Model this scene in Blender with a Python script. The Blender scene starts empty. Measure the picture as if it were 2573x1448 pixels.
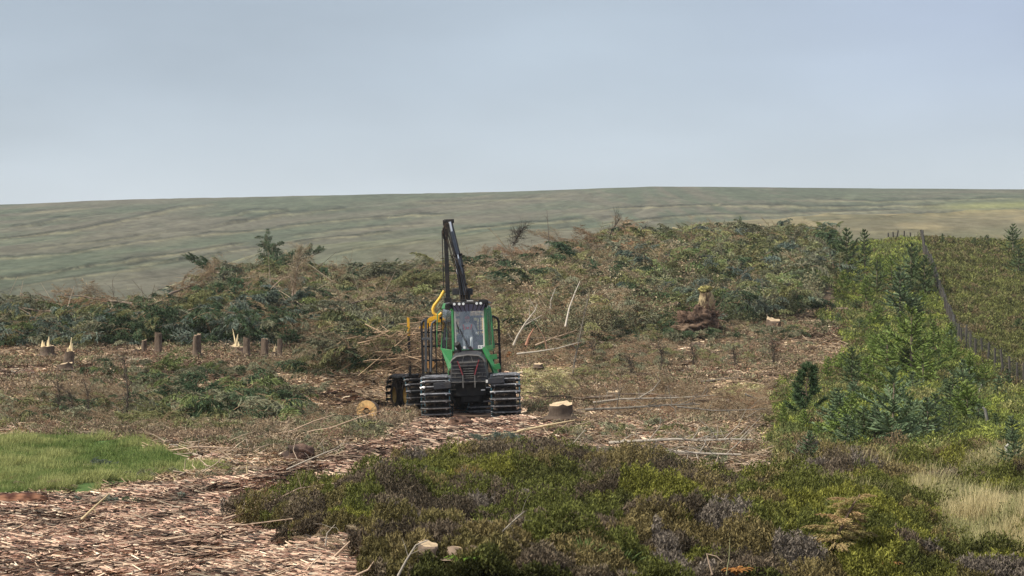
import bpy, bmesh, math, random
import numpy as np
from mathutils import Vector, Matrix, Euler

S = bpy.context.scene
COL = S.collection
R = math.radians
# ------------------------------------------------------------------ camera
CH = 2.5                       # eye height above the track
F = 5573.0                     # focal length in photo pixels (2573 wide)
PITCH = math.atan(130.0 / F)
cam = bpy.data.cameras.new('camera'); camo = bpy.data.objects.new('camera', cam); COL.objects.link(camo)
cam.sensor_width = 36.0; cam.lens = F / 2573.0 * 36.0
cam.clip_start = 0.5; cam.clip_end = 6000
camo.location = (0, 0, CH); camo.rotation_euler = (R(90) + PITCH, 0, 0)
S.camera = camo
S.render.resolution_x = 1024; S.render.resolution_y = 576
# ------------------------------------------------------------------ world (overcast) and sun
SUN_EL, SUN_AZ = 46.0, 248.0    # azimuth clockwise from +Y: behind and to the left of the camera
W = bpy.data.worlds.new('World'); S.world = W; W.use_nodes = True
nt = W.node_tree; nt.nodes.clear()
def N(t, **k):
    n = nt.nodes.new(t)
    for a, b in k.items(): setattr(n, a, b)
    return n
L = lambda a, b: nt.links.new(a, b)
out = N('ShaderNodeOutputWorld'); bg = N('ShaderNodeBackground'); bg2 = N('ShaderNodeBackground')
sky = N('ShaderNodeTexSky', sky_type='NISHITA'); sky.sun_disc = False
sky.sun_elevation = R(SUN_EL); sky.sun_rotation = R(SUN_AZ)
sky.dust_density = 2.0; sky.altitude = 350
bg.inputs[1].default_value = 0.10; L(sky.outputs[0], bg.inputs[0])
tc = N('ShaderNodeTexCoord'); sep = N('ShaderNodeSeparateXYZ'); L(tc.outputs['Generated'], sep.inputs[0])
ramp = N('ShaderNodeValToRGB'); L(sep.outputs['Z'], ramp.inputs[0])
cr = ramp.color_ramp
stops = [(0.0, (.59, .645, .69)), (.064, (.57, .63, .68)), (.085, (.515, .585, .65)), (.115, (.445, .52, .60)), (.15, (.41, .485, .57)), (.4, (.62, .64, .66)), (1.0, (.70, .70, .70))]
cr.elements[0].position = 0; cr.elements[0].color = (*stops[0][1], 1)
cr.elements[1].position = 1; cr.elements[1].color = (*stops[-1][1], 1)
for p, c in stops[1:-1]:
    e = cr.elements.new(p); e.color = (*c, 1)
# broad soft cloud banks
mp = N('ShaderNodeMapping'); mp.inputs['Scale'].default_value = (2.2, 1.0, 7.0); mp.inputs['Location'].default_value = (0.35, 0.2, 0.55)
L(tc.outputs['Generated'], mp.inputs[0])
no = N('ShaderNodeTexNoise'); no.inputs['Scale'].default_value = 2.0; no.inputs['Detail'].default_value = 5; no.inputs['Roughness'].default_value = .45
L(mp.outputs[0], no.inputs[0])
mr = N('ShaderNodeMapRange'); mr.inputs[1].default_value = .3; mr.inputs[2].default_value = .7; mr.inputs[3].default_value = .87; mr.inputs[4].default_value = 1.14
L(no.outputs[0], mr.inputs[0])
mul = N('ShaderNodeVectorMath', operation='SCALE'); L(ramp.outputs[0], mul.inputs[0]); L(mr.outputs[0], mul.inputs['Scale'])
# the cloud thins to violet blue towards the right-hand upper sky
mx = N('ShaderNodeMapRange'); mx.inputs[1].default_value = .02; mx.inputs[2].default_value = .24; mx.interpolation_type = 'SMOOTHSTEP'
L(sep.outputs['X'], mx.inputs[0])
mz = N('ShaderNodeMapRange'); mz.inputs[1].default_value = .075; mz.inputs[2].default_value = .14; L(sep.outputs['Z'], mz.inputs[0])
mm = N('ShaderNodeMath', operation='MULTIPLY'); L(mx.outputs[0], mm.inputs[0]); L(mz.outputs[0], mm.inputs[1])
mc = N('ShaderNodeMix', data_type='RGBA', blend_type='MULTIPLY'); L(mm.outputs[0], mc.inputs[0]); L(mul.outputs[0], mc.inputs[6]); mc.inputs[7].default_value = (.93, .93, 1.02, 1)
L(mc.outputs[2], bg2.inputs[0]); bg2.inputs[1].default_value = 1.03
ms = N('ShaderNodeMixShader'); ms.inputs[0].default_value = .90
L(bg.outputs[0], ms.inputs[1]); L(bg2.outputs[0], ms.inputs[2]); L(ms.outputs[0], out.inputs[0])

sl = bpy.data.lights.new('sun', 'SUN'); so = bpy.data.objects.new('sun', sl); COL.objects.link(so)
sl.energy = 5.0; sl.angle = R(2.0); sl.color = (1, .93, .79)
sv = Vector((math.sin(R(SUN_AZ)) * math.cos(R(SUN_EL)), math.cos(R(SUN_AZ)) * math.cos(R(SUN_EL)), math.sin(R(SUN_EL))))
so.rotation_euler = sv.to_track_quat('Z', 'Y').to_euler(); so.location = (-30, -20, 60)
S.view_settings.view_transform = 'Standard'; S.view_settings.look = 'None'
S.view_settings.exposure = 0.12; S.view_settings.gamma = 1.0
S.render.engine = 'CYCLES'
try:
    S.cycles.max_bounces = 6; S.cycles.transparent_max_bounces = 8; S.cycles.volume_bounces = 0
except Exception: pass

# ------------------------------------------------------------------ numeric helpers
def h2(ix, iy, s):
    n = (ix.astype(np.int64) * 374761393 + iy.astype(np.int64) * 668265263 + s * 982451653) & 0x7fffffff
    n = ((n ^ (n >> 13)) * 1274126177) & 0x7fffffff
    n = n ^ (n >> 16)
    return (n & 0xffffff) / float(0xffffff)
def vn(x, y, s=0):
    x = np.asarray(x, float); y = np.asarray(y, float)
    ix = np.floor(x); iy = np.floor(y); fx = x - ix; fy = y - iy
    fx = fx * fx * (3 - 2 * fx); fy = fy * fy * (3 - 2 * fy)
    a = h2(ix, iy, s); b = h2(ix + 1, iy, s); c = h2(ix, iy + 1, s); d = h2(ix + 1, iy + 1, s)
    return (a * (1 - fx) + b * fx) * (1 - fy) + (c * (1 - fx) + d * fx) * fy
def fbm(x, y, s=0, o=4, g=.5):
    t = 0; a = 1; n = 0
    for k in range(o):
        t = t + a * vn(x * 2 ** k + 17.3 * k, y * 2 ** k - 9.1 * k, s + k); n += a; a *= g
    return t / n
def worley(x, y, cs, s=0):
    """distance to the nearest jittered cell point (in cells) and that cell's random number"""
    x = np.asarray(x, float) / cs; y = np.asarray(y, float) / cs
    ix = np.floor(x); iy = np.floor(y)
    best = np.full(x.shape, 9.0); idv = np.zeros(x.shape)
    for dx in (-1, 0, 1):
        for dy in (-1, 0, 1):
            cx = ix + dx; cy = iy + dy
            px = cx + h2(cx, cy, s + 5); py = cy + h2(cx, cy, s + 6)
            d = np.hypot(px - x, py - y); m = d < best
            best = np.where(m, d, best); idv = np.where(m, h2(cx, cy, s + 7), idv)
    return best, idv
def sstep(a, b, x):
    t = np.clip((x - a) / (b - a), 0, 1); return t * t * (3 - 2 * t)

# ------------------------------------------------------------------ terrain
PXC = np.array([-900, 0, 400, 600, 800, 1000, 1200, 1600, 2000, 2300, 2573, 3400], float)
DS = np.array([0, 15, 22, 35, 50, 62, 71, 76, 82, 88, 95, 110, 130, 150, 175, 200, 230, 280, 350], float)
_T = {
 -900: [0,.1,.1,0,0,.1,.3,.5,.9,1.4,2.0,2.4,2.9,2.7,1.3,0,-2,-5,-6],
 0:    [0,.1,.15,0,0,.1,.3,.5,.9,1.5,2.0,2.4,3.0,3.0,1.5,0,-2,-5,-6],
 400:  [0,.1,.15,0,0,.1,.25,.5,.9,1.5,2.1,2.6,3.3,3.4,2.2,1,-1,-4,-5],
 600:  [0,.1,.15,.05,0,.1,.2,.4,.8,1.4,2.1,3.1,5.0,5.6,4.2,2,0,-4,-5],
 800:  [0,.1,.15,.05,0,.05,.05,.1,.4,1.1,1.8,3.0,5.0,5.8,5.0,3,0,-4,-5],
 1000: [0,.1,.15,.1,.05,0,-.12,-.15,-.05,.5,1.4,2.7,4.5,5.8,5.8,4,1,-4,-4],
 1200: [0,.1,.15,.25,.15,0,-.15,-.17,-.17,.2,1.2,2.6,4.5,6.2,7.3,6,3,-2,-4],
 1600: [0,.1,.15,.2,.1,0,0,.1,.4,1.0,1.6,2.8,4.8,6.8,8.8,9.4,7,1,-2],
 2000: [0,.1,.15,.15,0,.1,.3,.5,.9,1.3,1.8,3.0,4.9,6.9,9.2,10.1,9.0,5,0],
 2300: [0,.1,.15,.15,0,.15,.35,.45,.7,1.1,1.5,2.8,4.6,6.6,9,11.2,10.8,6,2],
 2573: [0,.1,.15,.2,.1,.2,.35,.45,.6,.95,1.4,2.6,4.3,6.2,8.6,11,10.8,8,4],
 3400: [0,.1,.15,.2,.1,.2,.35,.45,.6,.95,1.4,2.6,4.3,6.2,8.6,11,10.8,8,4]}
TT = np.array([_T[int(p)] for p in PXC])
def H0(x, y):
    x = np.asarray(x, float); y = np.maximum(np.asarray(y, float), .01)
    a = np.clip(1286.5 + F * x / np.maximum(y, 14), PXC[0], PXC[-1] - 1)
    d = np.clip(y, 0, DS[-1] - .01)
    i = np.clip(np.searchsorted(PXC, a, 'right') - 1, 0, len(PXC) - 2); ta = (a - PXC[i]) / (PXC[i + 1] - PXC[i]); ta = ta * ta * (3 - 2 * ta)
    def cr1(row, j, t):        # catmull-rom in depth
        g = lambda k: TT[row, np.clip(k, 0, len(DS) - 1)]
        gx = lambda k: DS[np.clip(k, 0, len(DS) - 1)]
        p0, p1, p2, p3 = g(j - 1), g(j), g(j + 1), g(j + 2)
        x0, x1, x2, x3 = gx(j - 1), gx(j), gx(j + 1), gx(j + 2)
        m1 = (p2 - p0) / np.maximum(x2 - x0, 1e-6) * (x2 - x1); m2 = (p3 - p1) / np.maximum(x3 - x1, 1e-6) * (x2 - x1)
        t2 = t * t; t3 = t2 * t
        return (2 * t3 - 3 * t2 + 1) * p1 + (t3 - 2 * t2 + t) * m1 + (-2 * t3 + 3 * t2) * p2 + (t3 - t2) * m2
    j = np.clip(np.searchsorted(DS, d, 'right') - 1, 0, len(DS) - 2); t = (d - DS[j]) / (DS[j + 1] - DS[j])
    return cr1(i, j, t) * (1 - ta) + cr1(i + 1, j, t) * ta
def H(x, y):
    x = np.asarray(x, float); y = np.asarray(y, float)
    z = H0(x, y)
    b = (fbm(x / 2.6, y / 2.6, 3, 3) - .5) * .22 + (fbm(x / 9, y / 9, 8, 2) - .5) * .35
    rough = sstep(84, 100, y)
    b = b * (1 + rough * 1.1)
    near = np.exp(-(((x + 2.2) / 4.2) ** 2 + ((y - 77) / 7.0) ** 2))          # level where the machine stands
    b = b + .38 * np.exp(-(((x - (1385 - 1286.5) / F * 77) / 1.1) ** 2 + ((y - 78) / 5.0) ** 2)) / np.maximum(sstep(5, 18, y), .01) + .25 * np.exp(-(((x - (1880 - 1286.5) / F * 80) / .9) ** 2 + ((y - 80) / 4.0) ** 2))
    b = b + 1.05 * (fbm(x / 1.7, y / 2.6, 31, 3, .4) - .5) * sstep(-.15, -.05, x / np.maximum(y, 1)) * sstep(47, 40, y)
    return z + b * (1 - .9 * np.clip(near * 1.5, 0, 1)) * sstep(5, 18, y)
cp_, sp_ = math.cos(PITCH), math.sin(PITCH)
def proj(x, y, z):
    yy = y * cp_ + (z - CH) * sp_; zz = -y * sp_ + (z - CH) * cp_
    yy = np.maximum(yy, .1)
    return 1286.5 + F * x / yy, 724 - F * zz / yy
def ray(px, py):
    u = (px - 1286.5) / F; v = (724 - py) / F
    return u, cp_ - v * sp_, sp_ + v * cp_
def at(px, py, d):
    """the place at depth d seen at photo pixel px, py"""
    u, a, b = ray(px, py); k = d / a
    return Vector((u * k, d, CH + b * k))
def ground(px, py, dmin=18, dmax=240, off=0.0):
    u, a, b = ray(px, py); ds = np.arange(dmin, dmax, .25); k = ds / a
    hz = H(u * k, ds); m = np.nonzero(CH + b * k <= hz + off)[0]
    d = ds[m[0]] if len(m) else dmax
    x = u * d / a
    return Vector((float(x), float(d), float(H(x, d)) + off))

# ------------------------------------------------------------------ zones of the ground (polygons on the map, worked out from the survey of the photograph)
def inpoly(x, y, P):
    c = np.zeros(x.shape, bool); n = len(P); j = n - 1
    for i in range(n):
        xi, yi = P[i]; xj, yj = P[j]
        if yi != yj:
            c ^= ((yi > y) != (yj > y)) & (x < (xj - xi) * (y - yi) / (yj - yi) + xi)
        j = i
    return c
Z_CHIP = [(-900, 1235), (0, 1240), (250, 1243), (420, 1222), (560, 1200), (700, 1172), (860, 1135), (970, 1108), (1040, 1062), (1060, 1030), (1320, 1030), (1340, 1060), (1440, 1066), (1440, 1095), (1300, 1140), (1130, 1158), (990, 1178), (880, 1205), (740, 1235), (650, 1290), (650, 1350), (770, 1392), (900, 1448), (960, 1600), (1100, 2600), (-2500, 2600), (-900, 1300)]
Z_GRASS = [(-900, 1112), (0, 1112), (180, 1112), (330, 1114), (400, 1142), (470, 1158), (560, 1172), (560, 1184), (480, 1192), (330, 1215), (200, 1238), (0, 1238), (-900, 1234)]
Z_HEATH = [(680, 1290), (760, 1262), (880, 1232), (1000, 1196), (1120, 1172), (1240, 1170), (1400, 1182), (1550, 1204), (1800, 1225), (1990, 1212), (2200, 1200), (2420, 1170), (2600, 1175), (3400, 1180), (3400, 2600), (1500, 4000), (1000, 2600), (900, 1448), (790, 1400), (640, 1350), (590, 1290)]
Z_PALE = [(2290, 1262), (2400, 1276), (2580, 1280), (3400, 1280), (3400, 1450), (2580, 1440), (2470, 1420), (2380, 1370), (2310, 1310)]
Z_PALE2 = [(1985, 1186), (2040, 1180), (2090, 1178), (2090, 1196), (2010, 1204)]
Z_PALE3 = [(2430, 1182), (2500, 1168), (2620, 1172), (2700, 1200), (2560, 1196), (2470, 1192)]
Z_MOSS1 = [(1300, 930), (1340, 918), (1440, 925), (1475, 960), (1470, 985), (1400, 1010), (1310, 1005)]
Z_MOSS2 = [(1790, 985), (1850, 975), (1930, 982), (1950, 1000), (1900, 1020), (1830, 1012)]
Z_STRIP = [(2080, 560), (2350, 560), (2345, 640), (2355, 700), (2380, 780), (2400, 860), (2440, 900), (2573, 985), (3400, 1100), (3400, 1180), (2420, 1172), (2200, 1182), (1990, 1192), (1930, 1150), (1940, 1060), (1955, 980), (2040, 940), (2130, 890), (2100, 830), (2040, 805), (2100, 780), (2095, 700)]
Z_RIGHT = [(2280, 560), (3400, 500), (3400, 1100), (2573, 985), (2440, 900), (2400, 860), (2380, 780), (2355, 700), (2345, 640), (2300, 610)]
# the felled trees' heap: everything uphill of this line
Z_HEAP = [(-900, 872), (0, 876), (120, 874), (250, 868), (420, 866), (560, 866), (680, 876), (760, 880), (860, 900), (960, 890), (1000, 860), (1300, 872), (1400, 890), (1520, 880), (1600, 850), (1720, 838), (1860, 838), (1930, 815), (2010, 800), (2050, 790), (2085, 740), (2080, 660), (2080, 560), (2080, 300), (-900, 300)]
CHIP, GRASS, HEATH, PALE, MOSS, STRIP, RIGHT, HEAP, SLASH = 1, 2, 3, 4, 5, 6, 7, 8, 0
def zone(x, y, jit=1.0):
    x = np.asarray(x, float); y = np.asarray(y, float)
    px, py = proj(x, y, H0(x, y))
    sc = F / np.maximum(y, 10)
    px = px + (fbm(x / .9, y / .9, 40, 3) - .5) * .9 * sc * jit
    py = py + (fbm(x / 1.1, y / 2.4, 44, 3) - .5) * 26 * jit * np.clip(40 / np.maximum(y, 20), .3, 1.3)
    z = np.zeros(x.shape, int)
    z[inpoly(px, py, Z_HEAP) & (y > 84)] = HEAP
    for P in (Z_MOSS1, Z_MOSS2): z[inpoly(px, py, P)] = MOSS
    z[inpoly(px, py, Z_STRIP) & (y < 235)] = STRIP
    z[inpoly(px, py, Z_RIGHT)] = RIGHT
    z[inpoly(px, py, Z_GRASS)] = GRASS
    z[inpoly(px, py, Z_CHIP)] = CHIP
    z[inpoly(px, py, Z_HEATH)] = HEATH
    for P in (Z_PALE, Z_PALE2, Z_PALE3): z[inpoly(px, py, P)] = PALE
    z[(y < 24) & (x > -y * .12) & (z == 0)] = HEATH
    z[(y < 22) & (x <= -y * .12) & (z == 0)] = CHIP
    return z

# ------------------------------------------------------------------ mesh building
class Acc:
    """collects polygons with a colour per vertex and links them as ONE mesh object"""
    def __init__(s): s.v = []; s.c = []; s.f = []; s.m = []; s.n = 0
    def add(s, v, f, c, m=0):
        v = np.asarray(v, float).reshape(-1, 3); f = np.asarray(f, int)
        c = np.asarray(c, float)
        if c.ndim == 1: c = np.tile(c, (len(v), 1))
        s.v.append(v); s.c.append(c); s.f.append(f + s.n); s.m.append(m); s.n += len(v)
    def merge(s, o, M=None, tint=None):
        for v, c, f, m in zip(o.v, o.c, o.f, o.m):
            pass
        V = np.concatenate(o.v); C = np.concatenate(o.c)
        if M is not None:
            M = np.asarray(M, float); V = V @ M[:3, :3].T + M[:3, 3]
        if tint is not None: C = C * tint
        s.v.append(V); s.c.append(C)
        for f, m in zip(o.f, o.m): s.f.append(f + s.n); s.m.append(m)
        s.n += len(V)
    def build(s, name, mats, parent=None, smooth=False):
        me = bpy.data.meshes.new(name)
        V = np.concatenate(s.v); C = np.concatenate(s.c)
        me.vertices.add(len(V)); me.vertices.foreach_set('co', V.astype(np.float32).ravel())
        li = np.concatenate([f.ravel() for f in s.f]); cnt = np.concatenate([np.full(len(f), f.shape[1]) for f in s.f])
        mi = np.concatenate([np.full(len(f), m) for f, m in zip(s.f, s.m)])
        me.loops.add(len(li)); me.loops.foreach_set('vertex_index', li.astype(np.int32))
        me.polygons.add(len(cnt)); st = np.concatenate([[0], np.cumsum(cnt)[:-1]])
        me.polygons.foreach_set('loop_start', st.astype(np.int32))
        try: me.polygons.foreach_set('loop_total', cnt.astype(np.int32))
        except Exception: pass
        me.polygons.foreach_set('material_index', mi.astype(np.int32))
        if smooth: me.polygons.foreach_set('use_smooth', np.ones(len(cnt), bool))
        me.update(calc_edges=True)
        at_ = me.color_attributes.new('Col', 'FLOAT_COLOR', 'POINT')
        at_.data.foreach_set('color', np.concatenate([C, np.ones((len(C), 1))], 1).astype(np.float32).ravel())
        if not isinstance(mats, (list, tuple)): mats = [mats]
        for m in mats: me.materials.append(m)
        o = bpy.data.objects.new(name, me); COL.objects.link(o)
        if parent: o.parent = parent
        return o
rng = np.random.default_rng(7)
def nrm(v): return v / np.maximum(np.linalg.norm(v, axis=-1, keepdims=True), 1e-9)
def blades(acc, P, D, Ln, Wd, C, tip=.25, m=0, side=None, Ctip=None):
    """flat leaf-like slips: base P, direction D, length, width"""
    n = len(P)
    if side is None:
        r = rng.normal(size=(n, 3)); side = nrm(np.cross(D, r))
    Ln = np.broadcast_to(np.asarray(Ln, float).reshape(-1, 1), (n, 1)); Wd = np.broadcast_to(np.asarray(Wd, float).reshape(-1, 1), (n, 1))
    a = P - side * Wd / 2; b = P + side * Wd / 2; T = P + D * Ln
    C = np.broadcast_to(C, (n, 3)); Ct = C if Ctip is None else np.broadcast_to(Ctip, (n, 3))
    if tip <= 0:
        v = np.stack([a, b, T], 1); c = np.stack([C, C, Ct], 1); f = np.arange(n * 3).reshape(n, 3)
    else:
        v = np.stack([a, b, T + side * Wd * tip / 2, T - side * Wd * tip / 2], 1); c = np.stack([C, C, Ct, Ct], 1); f = np.arange(n * 4).reshape(n, 4)
    acc.add(v, f, c.reshape(-1, 3), m)
def sticks(acc, A, B, ra, rb, C, m=0, k=3, cap=False):
    A = np.asarray(A, float).reshape(-1, 3); B = np.asarray(B, float).reshape(-1, 3); n = len(A)
    d = nrm(B - A); ref = np.where(np.abs(d[:, 2:3]) > .9, np.array([[1., 0, 0]]), np.array([[0, 0, 1.]]))
    u = nrm(np.cross(d, ref)); w = np.cross(d, u)
    ra = np.broadcast_to(np.asarray(ra, float).reshape(-1, 1), (n, 1)); rb = np.broadcast_to(np.asarray(rb, float).reshape(-1, 1), (n, 1))
    va = [A + (u * math.cos(2 * math.pi * i / k) + w * math.sin(2 * math.pi * i / k)) * ra for i in range(k)]
    vb = [B + (u * math.cos(2 * math.pi * i / k) + w * math.sin(2 * math.pi * i / k)) * rb for i in range(k)]
    v = np.stack(va + vb, 1)
    base = (np.arange(n) * 2 * k)[:, None]
    f = np.stack([np.concatenate([base + i, base + (i + 1) % k, base + k + (i + 1) % k, base + k + i], 1) for i in range(k)], 1).reshape(-1, 4)
    c = np.repeat(np.broadcast_to(C, (n, 3)), 2 * k, axis=0)
    acc.add(v, f, c, m)
def tube(acc, pts, rad, C, k=6, m=0, caps=True, Ccap=None, mcap=None):
    pts = np.asarray([list(p) for p in pts], float); n = len(pts)
    rad = np.broadcast_to(np.asarray(rad, float), (n,))
    t = np.gradient(pts, axis=0); t = nrm(t)
    ref = np.array([0, 0, 1.]) if abs(t[0][2]) < .9 else np.array([1., 0, 0])
    V = []
    u = nrm(np.cross(t[0], ref)[None])[0]
    for i in range(n):
        u = u - t[i] * np.dot(u, t[i]); u = u / max(np.linalg.norm(u), 1e-9); w = np.cross(t[i], u)
        for j in range(k):
            a = 2 * math.pi * j / k; V.append(pts[i] + (u * math.cos(a) + w * math.sin(a)) * rad[i])
    f = [[i * k + j, i * k + (j + 1) % k, (i + 1) * k + (j + 1) % k, (i + 1) * k + j] for i in range(n - 1) for j in range(k)]
    acc.add(V, f, C, m)
    if caps:
        Cc = C if Ccap is None else Ccap
        mc_ = m if mcap is None else mcap
        for e in (0, n - 1):
            ring = V[e * k:(e + 1) * k]
            if e == 0: ring = ring[::-1]
            acc.add(ring, [list(range(k))], Cc, mc_)
def tag(o, label=None, cat=None, group=None, kind=None):
    if label: o['label'] = label
    if cat: o['category'] = cat
    if group: o['group'] = group
    if kind: o['kind'] = kind
    return o
def empty(name, loc, label, cat, group=None, rz=0, parent=None):
    o = bpy.data.objects.new(name, None); COL.objects.link(o); o.location = loc; o.rotation_euler = (0, 0, rz)
    o.empty_display_size = .2
    return tag(o, label, cat, group)

# ------------------------------------------------------------------ materials
def mat(name, col=(.5, .5, .5), rough=.6, metal=0, spec=.4, vcol=False, noise=None, transl=0, bump=None, objrand=0, coat=0):
    m = bpy.data.materials.new(name); m.use_nodes = True; t = m.node_tree
    b = t.nodes['Principled BSDF']; b.inputs['Roughness'].default_value = rough; b.inputs['Metallic'].default_value = metal
    b.inputs['Specular IOR Level'].default_value = spec
    b.inputs['Coat Weight'].default_value = coat
    src = None
    if vcol:
        a = t.nodes.new('ShaderNodeAttribute'); a.attribute_name = 'Col'; src = a.outputs['Color']
    else:
        rg = t.nodes.new('ShaderNodeRGB'); rg.outputs[0].default_value = (*col, 1); src = rg.outputs[0]
    if noise:
        sc, amt, stretch = noise[0], noise[1], (noise[2] if len(noise) > 2 else (1, 1, 1))
        tcn = t.nodes.new('ShaderNodeTexCoord'); mpn = t.nodes.new('ShaderNodeMapping'); mpn.inputs['Scale'].default_value = stretch
        t.links.new(tcn.outputs['Object'], mpn.inputs[0])
        nn = t.nodes.new('ShaderNodeTexNoise'); nn.inputs['Scale'].default_value = sc; nn.inputs['Detail'].default_value = 6; nn.inputs['Roughness'].default_value = .65
        t.links.new(mpn.outputs[0], nn.inputs[0])
        mrr = t.nodes.new('ShaderNodeMapRange'); mrr.inputs[1].default_value = .25; mrr.inputs[2].default_value = .75; mrr.inputs[3].default_value = 1 - amt; mrr.inputs[4].default_value = 1 + amt
        t.links.new(nn.outputs[0], mrr.inputs[0])
        vm = t.nodes.new('ShaderNodeVectorMath'); vm.operation = 'SCALE'; t.links.new(src, vm.inputs[0]); t.links.new(mrr.outputs[0], vm.inputs['Scale']); src = vm.outputs[0]
        if bump:
            bp = t.nodes.new('ShaderNodeBump'); bp.inputs['Strength'].default_value = bump[0]; bp.inputs['Distance'].default_value = bump[1]
            t.links.new(nn.outputs[0], bp.inputs['Height']); t.links.new(bp.outputs[0], b.inputs['Normal'])
    if objrand:
        oi = t.nodes.new('ShaderNodeObjectInfo'); mrr = t.nodes.new('ShaderNodeMapRange'); mrr.inputs[3].default_value = 1 - objrand; mrr.inputs[4].default_value = 1 + objrand
        t.links.new(oi.outputs['Random'], mrr.inputs[0])
        vm = t.nodes.new('ShaderNodeVectorMath'); vm.operation = 'SCALE'; t.links.new(src, vm.inputs[0]); t.links.new(mrr.outputs[0], vm.inputs['Scale']); src = vm.outputs[0]
    t.links.new(src, b.inputs['Base Color'])
    if transl:
        tr = t.nodes.new('ShaderNodeBsdfTranslucent'); t.links.new(src, tr.inputs[0]); mxs = t.nodes.new('ShaderNodeMixShader'); mxs.inputs[0].default_value = transl
        t.links.new(b.outputs[0], mxs.inputs[1]); t.links.new(tr.outputs[0], mxs.inputs[2]); t.links.new(mxs.outputs[0], t.nodes['Material Output'].inputs[0])
    return m
M_GROUND = mat('ground_soil', vcol=True, rough=.95, spec=.1, noise=(3.0, .45), bump=(.6, .06))
M_LEAF = mat('foliage', vcol=True, rough=.75, spec=.15, transl=.10)
M_NEEDLE = mat('needles', vcol=True, rough=.7, spec=.18, transl=.08, objrand=.14)
M_WOOD = mat('bark_and_wood', vcol=True, rough=.85, spec=.15, noise=(14, .3, (1, 1, .35)))
M_CHIP = mat('wood_chips', vcol=True, rough=.8, spec=.2)
# ================================================================== SETTING
def sheet(name, rs, ys, zf, cf, material, xw=lambda y: np.abs(y) + 15):
    RR, YY = np.meshgrid(rs, ys); XX = RR * xw(YY); ZZ = zf(XX, YY)
    a = Acc(); nr, nc = RR.shape
    idx = np.arange(nr * nc).reshape(nr, nc)
    f = np.stack([idx[:-1, :-1].ravel(), idx[:-1, 1:].ravel(), idx[1:, 1:].ravel(), idx[1:, :-1].ravel()], 1)
    a.add(np.stack([XX.ravel(), YY.ravel(), ZZ.ravel()], 1), f, cf(XX.ravel(), YY.ravel(), ZZ.ravel()))
    o = a.build(name, material, smooth=True); tag(o, kind='structure'); return o
def mixc(a, b, t): t = np.clip(t, 0, 1)[:, None]; return np.asarray(a) * (1 - t) + np.asarray(b) * t
def ground_col(x, y, z):
    zn = zone(x, y); c = np.zeros((len(x), 3))
    n1 = fbm(x / .8, y / 1.6, 21, 4); n2 = fbm(x / 4, y / 8, 25, 3)
    def put(code, A, B, t):
        m = zn == code; c[m] = mixc(A, B, t[m])
    put(SLASH, (.12, .078, .05), (.26, .19, .125), sstep(.35, .65, n1))
    put(CHIP, (.055, .036, .028), (.19, .13, .09), sstep(.4, .6, n1))
    put(GRASS, (.06, .11, .03), (.10, .155, .05), n1)
    put(HEATH, (.035, .032, .018), (.07, .062, .04), n1)
    put(PALE, (.13, .14, .06), (.26, .22, .12), n1)
    put(MOSS, (.16, .145, .07), (.36, .33, .17), sstep(.35, .7, n1))
    put(STRIP, (.06, .07, .028), (.11, .125, .04), sstep(.35, .65, n2))
    put(RIGHT, (.045, .05, .022), (.09, .085, .04), sstep(.35, .65, n2))
    put(HEAP, (.05, .042, .03), (.12, .095, .065), n1)
    # brown litter patches in the green strip
    m = (zn == STRIP) & (n2 > .56); c[m] = mixc(c[m], (.17, .12, .07), sstep(.56, .68, n2[m]))
    return c
ys = np.concatenate([np.linspace(-12, 16, 20), np.exp(np.linspace(math.log(16.5), math.log(120), 430)), np.exp(np.linspace(math.log(120.6), math.log(360), 150))])
ground_o = sheet('ground', np.linspace(-.5, .5, 620), ys, H, ground_col, M_GROUND)

# ---- the moor rising behind
RIDGE = np.array([(-1500, 560), (-400, 530), (0, 514), (150, 508), (280, 502), (450, 498), (520, 497), (640, 494), (900, 489), (1250, 482), (1500, 473), (1640, 468), (1900, 470), (2200, 473), (2573, 475), (3200, 480), (4200, 490)], float)
SPUR = np.array([(-1500, 830), (0, 790), (300, 762), (400, 732), (440, 716), (500, 692), (580, 664), (650, 642), (780, 625), (900, 614), (1150, 598), (1250, 591), (1600, 577), (2000, 556), (2573, 540), (4200, 520)], float)
def hill_z(x, y):
    px = 1286.5 + F * x / y
    zr = CH + (854 - np.interp(px, RIDGE[:, 0], RIDGE[:, 1])) * 1020 / F
    zb = 6.0
    t = (y - 310) / 710.0
    zm = zb + (zr - zb) * np.where(t < 1, t, 1 - (t - 1) * .35) + np.where(t < 1, 0, 0)
    ys_ = np.interp(px, SPUR[:, 0], SPUR[:, 1]); zs = CH + (854 - ys_) * 335 / F
    q = (y - 335) / np.where(y < 335, 95, 150)
    zsp = zs - 9 * q * q
    z = np.log(np.exp(np.clip((zm - 30) / 1.2, -60, 60)) + np.exp(np.clip((zsp - 30) / 1.2, -60, 60))) * 1.2 + 30
    z = np.maximum(z, -8)
    p1 = .97 * x - .245 * y; p2 = .50 * x - .866 * y; al1 = .245 * x + .97 * y; al2 = .866 * x + .5 * y
    wx = fbm(x / 90, y / 160, 61, 2) * 60
    r1 = fbm((p1 + wx) / 17, al1 / 240, 62, 3); r2 = fbm((p2 + wx) / 26, al2 / 170, 66, 3)
    w = sstep(.02, .14, x / y)
    r = r1 * (1 - w) + r2 * w
    g = (np.abs(r - .5) * 2) ** .7
    fade = sstep(250, 330, y) * np.clip((1040 - y) / 120, 0.1, 1)
    return z + (g - .55) * 1.3 * fade * (.45 + .8 * np.clip(y / 700, 0, 1)) + (fbm(x / 9, y / 18, 70, 3) - .5) * .9 * fade
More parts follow.
